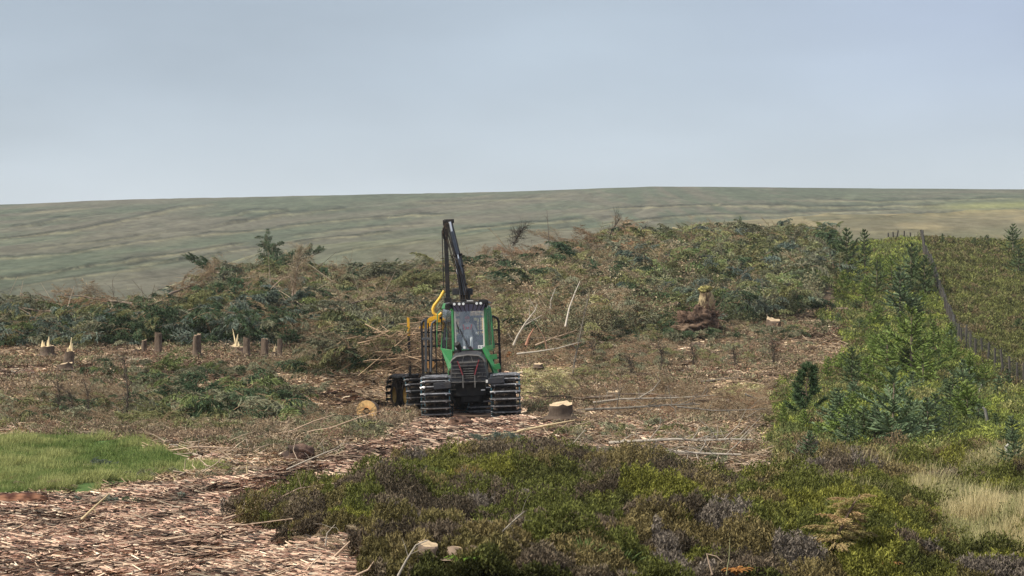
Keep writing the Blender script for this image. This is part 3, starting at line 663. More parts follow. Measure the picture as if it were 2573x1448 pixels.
# ---- felled tree tops one can pick out
MESHCACHE = {}
def place_felled(tint, variant, px, py, d, yaw, tilt=0.0, s=1.0, label='', group='felled spruce tops lying in the brash', lift=.35):
    key = (tint, variant)
    p = at(px, py, d); gz = float(H(p.x, p.y)); z = max(p.z, gz) if py is not None else gz + lift
    e = empty('felled_spruce', (p.x, p.y, z), label, 'felled tree', group)
    e.rotation_euler = Euler((rng.normal(0, .2), -tilt, yaw)); e.scale = (s, s, s)
    if key not in MESHCACHE:
        tr, cr_ = TEMPL[tint][variant]
        a = tr.build('trunk', M_WOOD, e); b = cr_.build('crown', M_NEEDLE, e); MESHCACHE[key] = (a, b)
    else:
        for src in MESHCACHE[key]:
            c = src.copy(); COL.objects.link(c); c.parent = e
    return e
FT = [  # tint, variant, px, py, depth, yaw, tilt, scale, label
 ('deep', 0, 640, 700, 140, .6, .3, 1.0, 'dark green spruce top standing proudest on the skyline left of the machine'),
 ('deep', 1, 700, 695, 142, 1.9, .55, .9, 'dark spruce top just behind the pale broken trunk on the left mound'),
 ('deep', 0, 560, 700, 138, 2.4, .3, .75, 'dark green spruce top at the left shoulder of the brash mound'),
 ('blue', 0, 70, 850, 102, .2, .1, .9, 'blue green spruce top beside the splintered stump near the left edge'),
 ('blue', 1, 150, 862, 99, .3, .05, .8, 'pale blue green boughs lying right behind the yellow splintered stump'),
 ('grey', 0, 180, 800, 106, 2.9, .1, .85, 'grey green spruce top above the splintered stumps at far left'),
 ('deep', 1, 300, 850, 101, -.4, .1, .9, 'dark spruce top with shaded hollow left of the first tall stump'),
 ('olive', 0, 400, 830, 103, -.9, .2, .9, 'olive green spruce top spreading over the second tall stump'),
 ('olive', 1, 420, 800, 105, .8, .2, .7, 'olive crown arching above the row of tall stumps'),
 ('deep', 0, 520, 840, 102, .4, .1, 1.0, 'deep green spruce top over the dark hollow between tall stumps'),
 ('blue', 0, 560, 805, 104, -.2, .2, .9, 'blue green spruce top over the black hollow behind the pale splinter'),
 ('deep', 1, 620, 820, 103, 2.7, .15, .9, 'dark green crown drooping behind the tall stump with a nick'),
 ('grey', 1, 690, 850, 101, .5, .1, .7, 'grey green top behind the last tall stumps of the row'),
 ('rust', 0, 120, 785, 118, .5, .12, .7, 'rusty brown dead spruce top on the skyline at far left'),
 ('rust', 1, 180, 785, 117, 2.9, .1, .8, 'rusty dead spruce top beside the green sapling top at far left'),
 ('brown', 0, 330, 775, 122, 2.9, .15, .9, 'brown dead spruce top on the skyline above the tall stumps'),
 ('brown', 1, 420, 755, 126, .9, .3, .9, 'brown twiggy spruce top where the brash skyline starts to climb'),
 ('brown', 2, 510, 715, 134, 1.4, .4, .7, 'red brown upright spruce top on the left mound'),
 ('dun', 0, 740, 790, 108, 1.5, .9, .95, 'fawn dead tree with drooping branches round the pale broken trunk'),
 ('dun', 1, 800, 800, 108, .4, .3, .9, 'fawn dead spruce top right of the pale broken trunk'),
 ('grey', 0, 850, 725, 135, .2, .2, .9, 'grey green spruce top in the hollow between mound and machine'),
 ('deep', 1, 940, 700, 140, 1.0, .3, .55, 'small dark green top on the brash halfway to the crane'),
 ('olive', 1, 960, 745, 128, .6, .2, .9, 'olive green rounded top left of the yellow grapple arm'),
 ('grey', 1, 1050, 700, 142, 1.5, .25, .8, 'grey green top just left of the raised crane'),
 ('olive', 0, 860, 910, 88, .3, .1, .7, 'olive green boughs on the ground below the load of branches'),
 ('dun', 0, 1230, 650, 168, 1.7, .15, .7, 'brown dead top on the skyline right of the raised crane'),
 ('rust', 0, 1300, 660, 164, 1.2, .12, .9, 'large rust brown top right of the crane'),
 ('rust', 1, 1340, 655, 168, 2.6, .15, .9, 'rust brown top beneath the dark leaning tree'),
 ('deep', 0, 1380, 690, 155, .2, .2, .8, 'dark green top below the thin bare sapling on the skyline'),
 ('deep', 1, 1450, 690, 155, 2.6, .15, .8, 'dark green top left of the two pale cut ends'),
 ('brown', 1, 1440, 625, 178, 2.8, .2, .9, 'brown twiggy top behind the two pale cut ends'),
 ('brown', 2, 1530, 615, 184, 1.1, .25, .8, 'tall brown leaning top that rises highest over the right heap'),
 ('brown', 0, 1600, 605, 186, 2.0, .5, .8, 'brown leaning top beside the tallest brown one on the skyline'),
 ('deep', 1, 1640, 592, 192, .4, -.05, .6, 'dark rounded top on the skyline of the right heap'),
 ('deep', 0, 1690, 592, 190, 2.9, -.05, .6, 'dark bluish top next to the dark rounded one on the skyline'),
 ('grey', 1, 1750, 590, 196, 2.7, .1, .7, 'grey green bushy top in the middle of the right skyline'),
 ('brown', 1, 1820, 585, 198, 2.6, .1, .7, 'brown fine twigged top right of centre on the right skyline'),
 ('deep', 1, 1885, 605, 196, 2.0, .7, .55, 'dense dark upright top standing clear on the right skyline'),
 ('olive', 0, 1640, 690, 152, 2.7, .15, 1.0, 'olive rounded top in the middle of the right heap'),
 ('blue', 1, 1630, 715, 148, .5, .1, .6, 'small blue grey top under the olive rounded one'),
 ('fresh', 0, 1740, 690, 152, .3, .2, 1.0, 'fresh green top above the root plate'),
 ('fresh', 0, 1860, 650, 165, 2.5, .2, 1.0, 'fresh green top upper right in the heap'),
 ('grey', 0, 1960, 640, 170, 1.3, .3, 1.1, 'grey green top near the right end of the heap'),
 ('olive', 1, 2010, 640, 172, 1.8, .4, 1.0, 'olive top on the right shoulder of the heap beside the live spruces'),
 ('grey', 1, 2040, 690, 150, .8, .2, 1.0, 'grey green top above the collapsed bluish spruce'),
 ('olive', 0, 1930, 730, 138, 2.9, .15, .9, 'olive top between root plate and collapsed bluish spruce'),
 ('deep', 0, 1860, 780, 122, .2, .1, .8, 'dark green top touching the right side of the root plate'),
 ('deep', 1, 1640, 800, 118, 2.8, .1, 1.0, 'dark green top touching the left side of the root plate'),
 ('deep', 0, 1560, 790, 120, .5, .15, .9, 'dark green top right of the tall leaning bare stem'),
 ('brown', 2, 1420, 850, 108, .3, .15, .9, 'brown twiggy top among the bare leaning stems'),
 ('brown', 0, 1520, 880, 100, 2.8, .1, .8, 'brown dead top at the foot of the right heap'),
 ('dun', 0, 1180, 700, 145, .5, .3, .9, 'fawn top behind the crane pillar'),
 ('dun', 1, 1290, 780, 125, 2.5, .2, .9, 'fawn top just right of the cab roof'),
 ('grey', 0, 560, 1015, 74, .2, .05, .62, 'dark green boughs heaped in front of the tall stumps'),
 ('deep', 0, 620, 1030, 71, 2.9, .05, .62, 'deep green boughs heaped nearest the grass patch'),
 ('fresh', 0, 340, 960, 84, .4, .05, .6, 'fresh green boughs lying between grass patch and tall stumps'),
 ('olive', 1, 500, 1090, 62, 3.3, .03, .5, 'olive brown bough fan at the right end of the grass patch'),
 ('dun', 1, 90, 1040, 72, .2, .1, .7, 'thin fawn brushwood at the back of the grass patch'),
 ('brown', 1, 300, 1050, 70, 2.6, .1, .65, 'brown brushwood right of the dead saplings'),
 ('blue', 1, 210, 1222, 45, .2, .02, .14, 'small blue green spruce twig at the front of the grass patch'),
 ('brown', 2, 1640, 1040, 73, .1, .05, .95, 'brown brushwood pile right of the cut stump by the machine'),
 ('brown', 0, 1830, 1045, 72, 2.9, .08, .8, 'dark brown brushwood pile left of the young pine'),
 ('dun', 0, 1540, 1010, 78, 2.8, .05, .7, 'fawn brushwood behind the long brushwood pile'),
 ('brown', 1, 720, 1110, 60, .3, .03, .55, 'brown twigs lying at the edge of the chip track below the disc log'),
 ('grey', 1, 850, 1085, 64, 2.8, .03, .5, 'grey green twigs lying in front of the disc log'),
 ('blue', 0, 1340, 1150, 52, 2.8, .02, .33, 'limp grey green bough where heather meets bark litter'),
 ('deep', 1, 2130, 782, 120, 3.0, -.05, .62, 'collapsed blue green spruce lying beside the live saplings'),
]
for t, v, px, py, d, yaw, tilt, s, lab in FT:
    place_felled(t, v % len(TEMPL[t]), px, py, d, yaw, tilt, s, lab)

# ---- young living spruces
def spruce(seed, h, spread_, nw, tint, wdt=.05, gap=.14):
    tr = Acc(); cr_ = Acc(); r = rng
    n = 8; P = np.stack([np.cumsum(r.normal(0, .01, n)), np.cumsum(r.normal(0, .01, n)), np.linspace(0, h, n)], 1)
    tube(tr, P, np.linspace(.035 * h / 2 + .01, .005, n), (.20, .16, .12), k=6)
    for i in range(nw):
        t = .06 + .93 * ((i + .3) / nw) ** .9; z = h * t; nb = 5 + (i % 2)
        Lb = spread_ * (1 - t) ** .8 * r.uniform(.8, 1.1) + .05 * h * .5
        for j in range(nb):
            if r.random() < gap: continue
            yaw = 2 * math.pi * (j + r.random() * .6) / nb + i * .7; pit = .15 + .55 * t + r.normal(0, .08); Lj = Lb * r.uniform(.7, 1.15)
            B0 = arc(4, Lj, yaw, pit - .15, pit + .3, .05) + np.array([0, 0, z + r.normal(0, .02)])
            sticks(tr, B0[:-1], B0[1:], .010, .005, (.20, .16, .12))
            ns = int(5 + Lj * 11); tt = np.linspace(.12, .98, ns); B, T = along(B0, tt)
            sg = np.where(np.arange(ns) % 2 == 0, 1, -1)[:, None]; lat = np.stack([-T[:, 1], T[:, 0], np.zeros(ns)], 1)
            D = nrm(T * .8 + lat * sg * .9 + np.array([0, 0, 1]) * r.normal(.05, .15, (ns, 1)))
            ln = Lj * .36 * (1.15 - tt) * r.uniform(.8, 1.2, ns) + .05
            c = np.array(tint) * r.uniform(.65, 1.15, (ns, 1))
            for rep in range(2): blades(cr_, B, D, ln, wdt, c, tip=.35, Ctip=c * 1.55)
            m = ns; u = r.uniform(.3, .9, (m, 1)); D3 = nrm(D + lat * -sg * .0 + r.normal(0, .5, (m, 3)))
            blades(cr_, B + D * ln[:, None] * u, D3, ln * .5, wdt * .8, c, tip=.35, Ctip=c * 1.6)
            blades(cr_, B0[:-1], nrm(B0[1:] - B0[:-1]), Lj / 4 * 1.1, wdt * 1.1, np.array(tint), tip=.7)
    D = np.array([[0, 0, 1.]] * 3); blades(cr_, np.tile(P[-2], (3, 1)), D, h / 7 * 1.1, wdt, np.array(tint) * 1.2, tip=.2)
    return tr, cr_
SPT = {'bright': [(.165, .225, .06)], 'blue': [(.125, .175, .095)], 'dark': [(.095, .135, .06)]}
SAP = {}
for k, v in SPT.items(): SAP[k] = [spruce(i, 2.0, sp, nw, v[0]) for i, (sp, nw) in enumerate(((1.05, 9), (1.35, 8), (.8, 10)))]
SAPC = {}
def put_tree(cache, templ, key, name, p, s, sx, rz, lab, cat, group, mats=(M_WOOD, M_NEEDLE)):
    e = empty(name, p, lab, cat, group, rz); e.scale = (s * sx, s * sx, s)
    if key not in cache:
        tr, cr_ = templ; cache[key] = (tr.build('trunk', mats[0], e), cr_.build('crown', mats[1], e))
    else:
        for src in cache[key]:
            c = src.copy(); COL.objects.link(c); c.parent = e
    return e
SL = [  # px, base y, top y, kind, variant, width factor, label
 (2128, 700, 573, 'dark', 0, .9, 'tallest young spruce on the skyline left of the far fence posts'),
 (2172, 680, 576, 'dark', 2, .9, 'slim young spruce just left of the far fence posts'),
 (2098, 690, 605, 'dark', 0, 1.0, 'young spruce at the right end of the brash heap skyline'),
 (2210, 690, 640, 'bright', 1, 1.0, 'low spruce below the slim one near the far fence posts'),
 (2292, 735, 612, 'dark', 1, .9, 'very dark spruce touching the fence below the far posts'),
 (2325, 745, 640, 'dark', 0, 1.0, 'dark spruce where the fence disappears behind branches'),
 (2240, 720, 640, 'bright', 0, 1.0, 'green spruce in the middle of the upper strip'),
 (2205, 745, 655, 'dark', 1, .9, 'dark spruce above the bluish one'),
 (2345, 720, 660, 'dark', 2, 1.1, 'small dark spruce hugging the upper fence'),
 (2262, 800, 672, 'blue', 0, 1.1, 'bluish green spruce mid strip with long spreading boughs'),
 (2175, 775, 695, 'bright', 2, 1.0, 'thin green spruce right of the collapsed spruce top'),
 (2120, 740, 680, 'bright', 1, 1.0, 'green spruce behind the collapsed spruce'),
 (2300, 800, 735, 'blue', 1, 1.0, 'bluish spruce beside the fence bend'),
 (1950, 790, 722, 'blue', 1, 1.1, 'low blue green spruce at the right foot of the brash heap'),
 (2290, 950, 775, 'bright', 1, 1.15, 'broad bright green spruce below the fence bend'),
 (2230, 930, 820, 'bright', 0, 1.1, 'bright spruce left of the broad one'),
 (2345, 900, 805, 'bright', 2, 1.1, 'bright green spruce right of the broad one'),
 (2390, 920, 850, 'bright', 1, 1.2, 'low bright spruce close to the fence midway down'),
 (2320, 985, 870, 'bright', 0, 1.3, 'wide bright spruce in front of the broad one'),
 (2190, 890, 835, 'bright', 1, 1.0, 'small green spruce on the mossy edge of the cleared ground'),
 (2065, 835, 800, 'dark', 1, 1.2, 'squat dark spruce on the cleared ground edge'),
 (2080, 970, 895, 'bright', 2, 1.0, 'narrow green spruce above the young pine'),
 (2175, 960, 905, 'dark', 1, 1.3, 'squat dark spruce in the grass right of the young pine'),
 (2245, 1145, 925, 'blue', 1, .95, 'large open blue green spruce in the middle of the lower strip'),
 (2170, 1140, 1020, 'dark', 1, 1.2, 'dark bushy spruce left of the large open one'),
 (2330, 1135, 1000, 'blue', 0, 1.2, 'blue green spruce right of the large open one'),
 (2385, 1110, 1030, 'dark', 1, 1.2, 'dark low spruce right of the blue green pair'),
 (2035, 1172, 1083, 'blue', 0, 1.15, 'compact spruce at the corner of the heather'),
 (2098, 1175, 1125, 'dark', 1, 1.2, 'small dark spruce beside the pale grass tuft'),
 (1945, 1188, 1148, 'dark', 1, 1.3, 'tiny dark spruce left of the pale grass tuft'),
 (2300, 1165, 1105, 'bright', 1, 1.4, 'spreading low spruce at the heather edge'),
 (2420, 985, 905, 'blue', 1, 1.2, 'bluish spruce left of the old fence stobs'),
 (2475, 975, 915, 'bright', 1, 1.2, 'green spruce between fence and old stobs'),
 (2510, 1015, 945, 'blue', 0, 1.2, 'bluish spruce against the lower fence'),
 (2545, 1185, 1085, 'blue', 0, 1.1, 'blue green spruce at the right edge beside two grey stobs'),
 (2440, 1070, 1000, 'dark', 1, 1.3, 'dark low spruce below the old stobs'),
 (2546, 640, 562, 'dark', 0, 1.0, 'lone spruce on the skyline at the right edge'),
 (2368, 620, 588, 'dark', 2, 1.0, 'tiny dark spruce on the skyline right of the fence'),
 (2448, 622, 596, 'dark', 1, 1.3, 'second tiny spruce on the skyline right of the fence'),
 (2480, 622, 590, 'dark', 1, 1.2, 'third tiny spruce on the skyline right of the fence'),
 (2560, 700, 625, 'dark', 1, 1.2, 'dark spruce below the lone skyline one'),
 (2545, 670, 650, 'bright', 1, 1.4, 'small green spruce on the heather slope near the right edge'),
 (2560, 850, 800, 'dark', 1, 1.2, 'dark spruce halfway down the right edge'),
 (1968, 1095, 1015, 'bright', 2, .9, 'small bright spruce left of the young pine'),
]
for i, (px, by, ty, kd, v, wf, lab) in enumerate(SL):
    p = ground(px, by); d = p.y; hh = (by - ty) * d / F
    put_tree(SAPC, SAP[kd][v], (kd, v), 'young_spruce', p, hh / 2.0, wf, rng.uniform(0, 6.28), lab, 'spruce', 'young spruces growing between the heap and the fence')

for i in range(84):
    while True:
        px = rng.uniform(2000, 2560); py = rng.uniform(640, 1165); g_ = ground(px, py)
        if int(zone(np.array([g_.x]), np.array([g_.y]))[0]) == STRIP: break
    kd = ('bright', 'dark', 'blue', 'bright')[i % 4]; v = i % 3
    put_tree(SAPC, SAP[kd][v], (kd, v), 'spruce_seedling', g_, rng.uniform(.25, .62), 1.35, rng.uniform(0, 6.28), 'low spruce seedling, barely knee to waist high, in the bright mossy strip', 'spruce', 'spruce seedlings in the mossy strip')
# ---- young pine: tufted sprays on a crooked stem
def pine(h):
    tr = Acc(); cr_ = Acc()
    P = np.array([[0, 0, 0], [.04, 0, .3], [.0, .03, .65], [.07, 0, 1.0], [.05, 0, 1.35], [.12, 0, 1.7], [.16, 0, 2.0]]) * h / 2
    tube(tr, P, np.linspace(.035, .008, 7), (.12, .09, .07), k=6)
    for i in range(30):
        t = .28 + .7 * (i + rng.random()) / 30; p, d = along(P, t); yaw = rng.uniform(0, 6.28); Lb = (.75 * (1.15 - t)) * h / 2 * rng.uniform(.7, 1.2)
        B0 = arc(4, Lb, yaw, .1, .75, .15) + p[0]; sticks(tr, B0[:-1], B0[1:], .012, .006, (.12, .09, .07))
        for q in (.45, .65, .8, 1.0):
            c0, dd = along(B0, q); k = 26; D = nrm(dd + rng.normal(0, .75, (k, 3)) + [0, 0, .25]); c = np.array((.06, .10, .045)) * rng.uniform(.6, 1.3, (k, 1))
            blades(cr_, np.repeat(c0, k, 0), D, .16 * rng.uniform(.7, 1.2, k), .022, c, tip=.4, Ctip=c * 1.4)
    return tr, cr_
p = ground(2022, 1085); put_tree({}, pine(165 * p.y / F), 0, 'young_pine', p, 1, 1, 0, 'dark young pine with a visible crooked trunk left of the bright mossy strip', 'pine', None)
# ---- withered yellow spruce in the near heather and dead orange fern
def withered(h, tint, n=26):
    tr = Acc(); cr_ = Acc()
    P = arc(6, h, 0, 1.3, 1.1, .2); tube(tr, P, np.linspace(.018, .006, 7), (.17, .12, .09), k=5)
    for i in range(n):
        t = .12 + .85 * (i + rng.random()) / n; p, d = along(P, t); a = rng.uniform(0, 6.28)
        w, l = BOUGH['green'][rng.integers(NB)]; s = h * .42 * (1.1 - t * .6) * rng.uniform(.6, 1.1)
        M = mat4(frame_from(nrm(np.array([math.cos(a), math.sin(a), .5]))), p[0], s * .55)
        tr.merge(w, M, np.array((.25, .17, .10))); cr_.merge(l, M, np.array(tint) * rng.uniform(.7, 1.25) * np.array([1, rng.uniform(.8, 1.05), 1]))
    return tr, cr_
p = ground(2085, 1415, off=.15); put_tree({}, withered(150 * p.y / F * 1.1, (.42, .35, .15), 44), 0, 'withered_spruce', p, 1, 1.5, .4, 'withered yellow small spruce standing in the near heather at lower right', 'dead sapling', None)

gb = Acc()
for (px, py, rx, ry, tints, n, hg, sc_) in [(110, 868, 210, 8, ('blue', 'deep', 'grey', 'olive', 'blue'), 300, 1.7, 1.35), (330, 866, 90, 7, ('deep', 'olive', 'deep'), 130, 1.6, 1.35), (540, 866, 150, 7, ('deep', 'blue', 'deep'), 260, 1.8, 1.4), (700, 870, 70, 7, ('deep', 'grey'), 90, 1.3, 1.2), (570, 1035, 165, 40, ('deep', 'fresh', 'deep', 'grey'), 330, .85, 1.45), (470, 1085, 110, 14, ('olive', 'olive', 'dun'), 90, .3, .9), (170, 1050, 210, 34, ('dun', 'grey', 'olive', 'deep', 'brown'), 330, .55, 1.0), (330, 965, 100, 28, ('fresh', 'grey', 'deep'), 110, .4, .9), (560, 945, 110, 14, ('deep', 'grey'), 100, .3, .8),
        (690, 1118, 90, 24, ('grey', 'brown', 'dun'), 110, .3, .8), (860, 1085, 110, 18, ('brown', 'grey', 'olive'), 110, .35, .8), (760, 1150, 60, 14, ('brown', 'grey'), 30, .15, .7), (1560, 1018, 110, 12, ('dun', 'brown'), 70, .4, .9), (1730, 1035, 200, 22, ('brown', 'brown', 'dun', 'rust'), 260, .6, 1.0), (1600, 1110, 260, 30, ('grey', 'dun', 'olive'), 120, .15, .8),
        (1700, 905, 190, 26, ('brown', 'dun', 'olive', 'grey'), 190, .35, .9), (1480, 960, 140, 14, ('dun', 'brown', 'olive'), 80, .3, .9), (1850, 850, 150, 14, ('dun', 'grey', 'deep'), 110, .5, 1.0),
        (1420, 862, 130, 24, ('olive', 'grey', 'brown', 'deep'), 240, .9, 1.15), (1600, 848, 120, 20, ('olive', 'deep', 'grey'), 220, .9, 1.15), (1560, 925, 110, 26, ('brown', 'dun', 'grey'), 120, .4, .9), (1720, 845, 60, 14, ('deep', 'grey'), 70, .6, 1.0), (1900, 830, 120, 16, ('dun', 'olive', 'grey'), 90, .35, .9),
        (1480, 895, 200, 28, ('brown', 'dun', 'rust'), 220, .5, 1.0), (1350, 1135, 80, 8, ('grey', 'blue'), 24, .1, .8), (1860, 895, 160, 40, ('dun', 'grey'), 50, .15, .7), (720, 925, 80, 18, ('grey', 'brown'), 60, .3, .8), (860, 915, 90, 30, ('olive', 'deep', 'brown'), 160, .6, 1.0), (1640, 1165, 200, 14, ('grey', 'deep'), 60, .15, .8),
        (480, 1205, 160, 10, ('dun', 'grey'), 40, .1, .7), (60, 1228, 120, 8, ('dun',), 20, .05, .7), (300, 1268, 180, 8, ('deep', 'blue'), 12, .0, .8), (740, 1275, 110, 22, ('dun', 'brown'), 46, .1, .8), (880, 1390, 110, 30, ('dun', 'brown'), 40, .1, .8)]:
    for i in range(n):
        g_ = ground(px + rng.uniform(-1, 1) * rx, py + rng.uniform(-1, 1) * ry); t = tints[rng.integers(len(tints))]; kk = kind_of(t)
        if rng.random() < .18: kk = 'bare'
        w, l = BOUGH[kk][rng.integers(NB)]; s = rng.uniform(.25, .55) * (1 if g_.y > 55 else .5) * sc_; up_ = hg * max(0, 1 - abs(i % 7 - 3) / 5) * rng.random()
        M = mat4(eul(rng.normal(0, .5), -rng.uniform(-.15, .35), rng.uniform(0, 6.28)), (g_.x, g_.y, g_.z + up_ + rng.uniform(.0, .12)), s)
        gb.merge(w, M, WOODT * rng.uniform(.6, 1.2))
        if l.n: gb.merge(l, M, np.array(TINTS[t]) * rng.uniform(.75, 1.25))
o = gb.build('ground_brash', M_NEEDLE); tag(o, 'loose spruce boughs and twigs strewn over the cleared ground and track edges', 'brash', kind='stuff')
n = 3200; xx, yy, zz, _ = spread(n * 3, [SLASH, MOSS], 40, 112, (-.28, .24), 1.2); k = len(xx); tw = Acc()
A_ = np.stack([xx, yy, zz + rng.uniform(.01, .15, k)], 1); th = rng.uniform(0, 6.28, k); D_ = nrm(np.stack([np.cos(th), np.sin(th), rng.normal(.08, .22, k)], 1)); L_ = rng.uniform(.15, .8, k) ** 1.2
pc = np.array([(.42, .33, .25), (.30, .23, .17), (.16, .12, .09), (.62, .48, .34)])[rng.choice(4, k, p=[.35, .35, .2, .1])]
M1 = A_ + D_ * (L_ * .5)[:, None]; D2_ = nrm(D_ + rng.normal(0, .25, (k, 3)) * [1, 1, .4])
sticks(tw, A_, M1, rng.uniform(.008, .02, k), .010, pc); sticks(tw, M1, M1 + D2_ * (L_ * .5)[:, None], .010, .004, pc)
o = 0
xx, yy, zz, _ = spread(3000, [CHIP], 19, 72, (-.3, .05), 1.5); k = len(xx)
A_ = np.stack([xx, yy, zz + rng.uniform(.01, .07, k)], 1); th = rng.normal(0, .8, k); D_ = nrm(np.stack([np.cos(th), np.sin(th), rng.normal(.03, .14, k)], 1)); L_ = rng.uniform(.10, .6, k) ** 1.3
pc = np.array([(.62, .46, .33), (.42, .30, .22), (.13, .085, .065)])[rng.choice(3, k, p=[.35, .3, .35])]
M1 = A_ + D_ * (L_ * .5)[:, None]; D2_ = nrm(D_ + rng.normal(0, .2, (k, 3)) * [1, 1, .3])
sticks(tw, A_, M1, rng.uniform(.006, .016, k), .008, pc); sticks(tw, M1, M1 + D2_ * (L_ * .5)[:, None], .008, .004, pc)
o = tw.build('twigs', M_WOOD); tag(o, 'countless thin grey and fawn twigs lying about the cleared ground', 'twigs', kind='stuff')
# ================================================================== THE FORWARDER
class Part:
    def __init__(s): s.bm = bmesh.new()
    def box(s, c, d, rot=None, mi=0, taper=None):
        M = Matrix.Translation(c) @ (rot.to_matrix().to_4x4() if rot is not None else Matrix())
        r = bmesh.ops.create_cube(s.bm, size=1, matrix=M @ Matrix.Diagonal((d[0], d[1], d[2], 1)))
        if taper:
            for v in r['verts']:
                l = M.inverted() @ v.co
                if l.z > 0: l.x *= taper[0]; l.y *= taper[1]; v.co = M @ l
        for v in r['verts']:
            for f in v.link_faces: f.material_index = mi
        return s
    def bar(s, a, b, w, h=None, mi=0):
        a, b = Vector(a), Vector(b); d = b - a; h = h or w
        q = d.to_track_quat('Z', 'Y'); M = Matrix.Translation((a + b) / 2) @ q.to_matrix().to_4x4() @ Matrix.Diagonal((w, h, d.length, 1))
        r = bmesh.ops.create_cube(s.bm, size=1, matrix=M)
        for v in r['verts']:
            for f in v.link_faces: f.material_index = mi
        return s
    def cyl(s, a, b, r1, r2=None, n=14, mi=0):
        a, b = Vector(a), Vector(b); d = b - a; r2 = r1 if r2 is None else r2
        q = d.to_track_quat('Z', 'Y'); M = Matrix.Translation((a + b) / 2) @ q.to_matrix().to_4x4()
        r = bmesh.ops.create_cone(s.bm, cap_ends=True, segments=n, radius1=max(r1, 1e-4), radius2=max(r2, 1e-4), depth=d.length, matrix=M)
        for v in r['verts']:
            for f in v.link_faces: f.material_index = mi
        return s
    def poly(s, front, back, mi=0):
        """solid between two rings of 3-D points"""
        A = [s.bm.verts.new(p) for p in front]; B = [s.bm.verts.new(p) for p in back]; n = len(A)
        fs = [s.bm.faces.new(A), s.bm.faces.new(B[::-1])]
        for i in range(n): fs.append(s.bm.faces.new([A[i], B[i], B[(i + 1) % n], A[(i + 1) % n]]))
        for f in fs: f.material_index = mi
        return s
    def lathe(s, prof, c, ax, n=28, mi=0):
        """profile (along axis, radius) turned about axis ax ('x')"""
        rings = []
        for (u, r) in prof:
            rings.append([s.bm.verts.new((c[0] + u, c[1] + r * math.cos(2 * math.pi * k / n), c[2] + r * math.sin(2 * math.pi * k / n))) for k in range(n)])
        for i in range(len(rings) - 1):
            for k in range(n):
                f = s.bm.faces.new([rings[i][k], rings[i][(k + 1) % n], rings[i + 1][(k + 1) % n], rings[i + 1][k]]); f.material_index = mi; f.smooth = True
        return s
    def path(s, pts, r, n=8, mi=0):
        a = Acc(); tube(a, pts, r, (1, 1, 1), k=n)
        off = [s.bm.verts.new(v) for v in np.concatenate(a.v)]
        for f in a.f:
            for row in f:
                try: q = s.bm.faces.new([off[i] for i in row]); q.material_index = mi; q.smooth = True
                except ValueError: pass
        return s
    def build(s, name, mats, parent, bevel=.012, label=None):
        bmesh.ops.recalc_face_normals(s.bm, faces=s.bm.faces[:])
        me = bpy.data.meshes.new(name); s.bm.to_mesh(me); s.bm.free()
        for m in (mats if isinstance(mats, (list, tuple)) else [mats]): me.materials.append(m)
        o = bpy.data.objects.new(name, me); COL.objects.link(o); o.parent = parent
        if bevel:
            b = o.modifiers.new('bevel', 'BEVEL'); b.width = bevel; b.segments = 2; b.limit_method = 'ANGLE'; b.angle_limit = R(40)
        if label: o['label'] = label
        return o
G_GREEN = mat('green_paint', (.022, .19, .052), .38, spec=.5, noise=(5, .3), coat=.3)
G_DARK = mat('dark_grey_panel', (.030, .032, .040), .5, spec=.4, noise=(6, .35))
G_BLACK = mat('black_frame', (.008, .008, .010), .55, spec=.4, noise=(9, .4))
G_STEEL = mat('worn_steel', (.40, .40, .42), .36, metal=.6, noise=(9, .65))
G_RUBBER = mat('tyre_rubber', (.018, .015, .014), .85, spec=.2, noise=(8, .5))
G_YEL = mat('yellow_paint', (.75, .40, .02), .4, noise=(7, .25))
G_RIM = mat('yellow_rim', (.50, .33, .10), .6, noise=(9, .4))
G_CREAM = mat('cream_pillar', (.72, .66, .50), .5)
G_WHITE = mat('white_sticker', (.85, .85, .85), .5)
G_RED = mat('red_guard', (.22, .035, .045), .5, noise=(12, .5))
G_SEAT = mat('seat_cloth', (.05, .05, .06), .9)
G_TEAL = mat('track_link_paint', (.035, .10, .13), .5, metal=.3, noise=(14, .6))
G_DUST = mat('dusty_hood_top', (.13, .125, .12), .6, noise=(7, .5))
def add_dirt(m, col, amt, sc=3.0):
    """dried mud and dust in blotches of their own"""
    t = m.node_tree; b = t.nodes['Principled BSDF']; l = b.inputs['Base Color'].links[0]; src = l.from_socket
    tcn = t.nodes.new('ShaderNodeTexCoord'); nn = t.nodes.new('ShaderNodeTexNoise'); nn.inputs['Scale'].default_value = sc; nn.inputs['Detail'].default_value = 8; nn.inputs['Roughness'].default_value = .7
    t.links.new(tcn.outputs['Object'], nn.inputs[0]); mr_ = t.nodes.new('ShaderNodeMapRange'); mr_.inputs[1].default_value = .48; mr_.inputs[2].default_value = .68; mr_.inputs[4].default_value = amt
    t.links.new(nn.outputs[0], mr_.inputs[0]); mi = t.nodes.new('ShaderNodeMix'); mi.data_type = 'RGBA'; t.links.new(mr_.outputs[0], mi.inputs[0]); t.links.new(src, mi.inputs[6]); mi.inputs[7].default_value = (*col, 1)
    t.links.new(mi.outputs[2], b.inputs['Base Color'])
MUD = (.13, .09, .06)
add_dirt(G_GREEN, MUD, .45, 2.5); add_dirt(G_DARK, (.10, .08, .06), .55, 3.5); add_dirt(G_BLACK, (.07, .05, .035), .45, 4); add_dirt(G_RUBBER, MUD, .8, 5); add_dirt(G_STEEL, (.07, .05, .04), .75, 6); add_dirt(G_RIM, MUD, .7, 5); add_dirt(G_YEL, (.20, .12, .05), .5, 5)
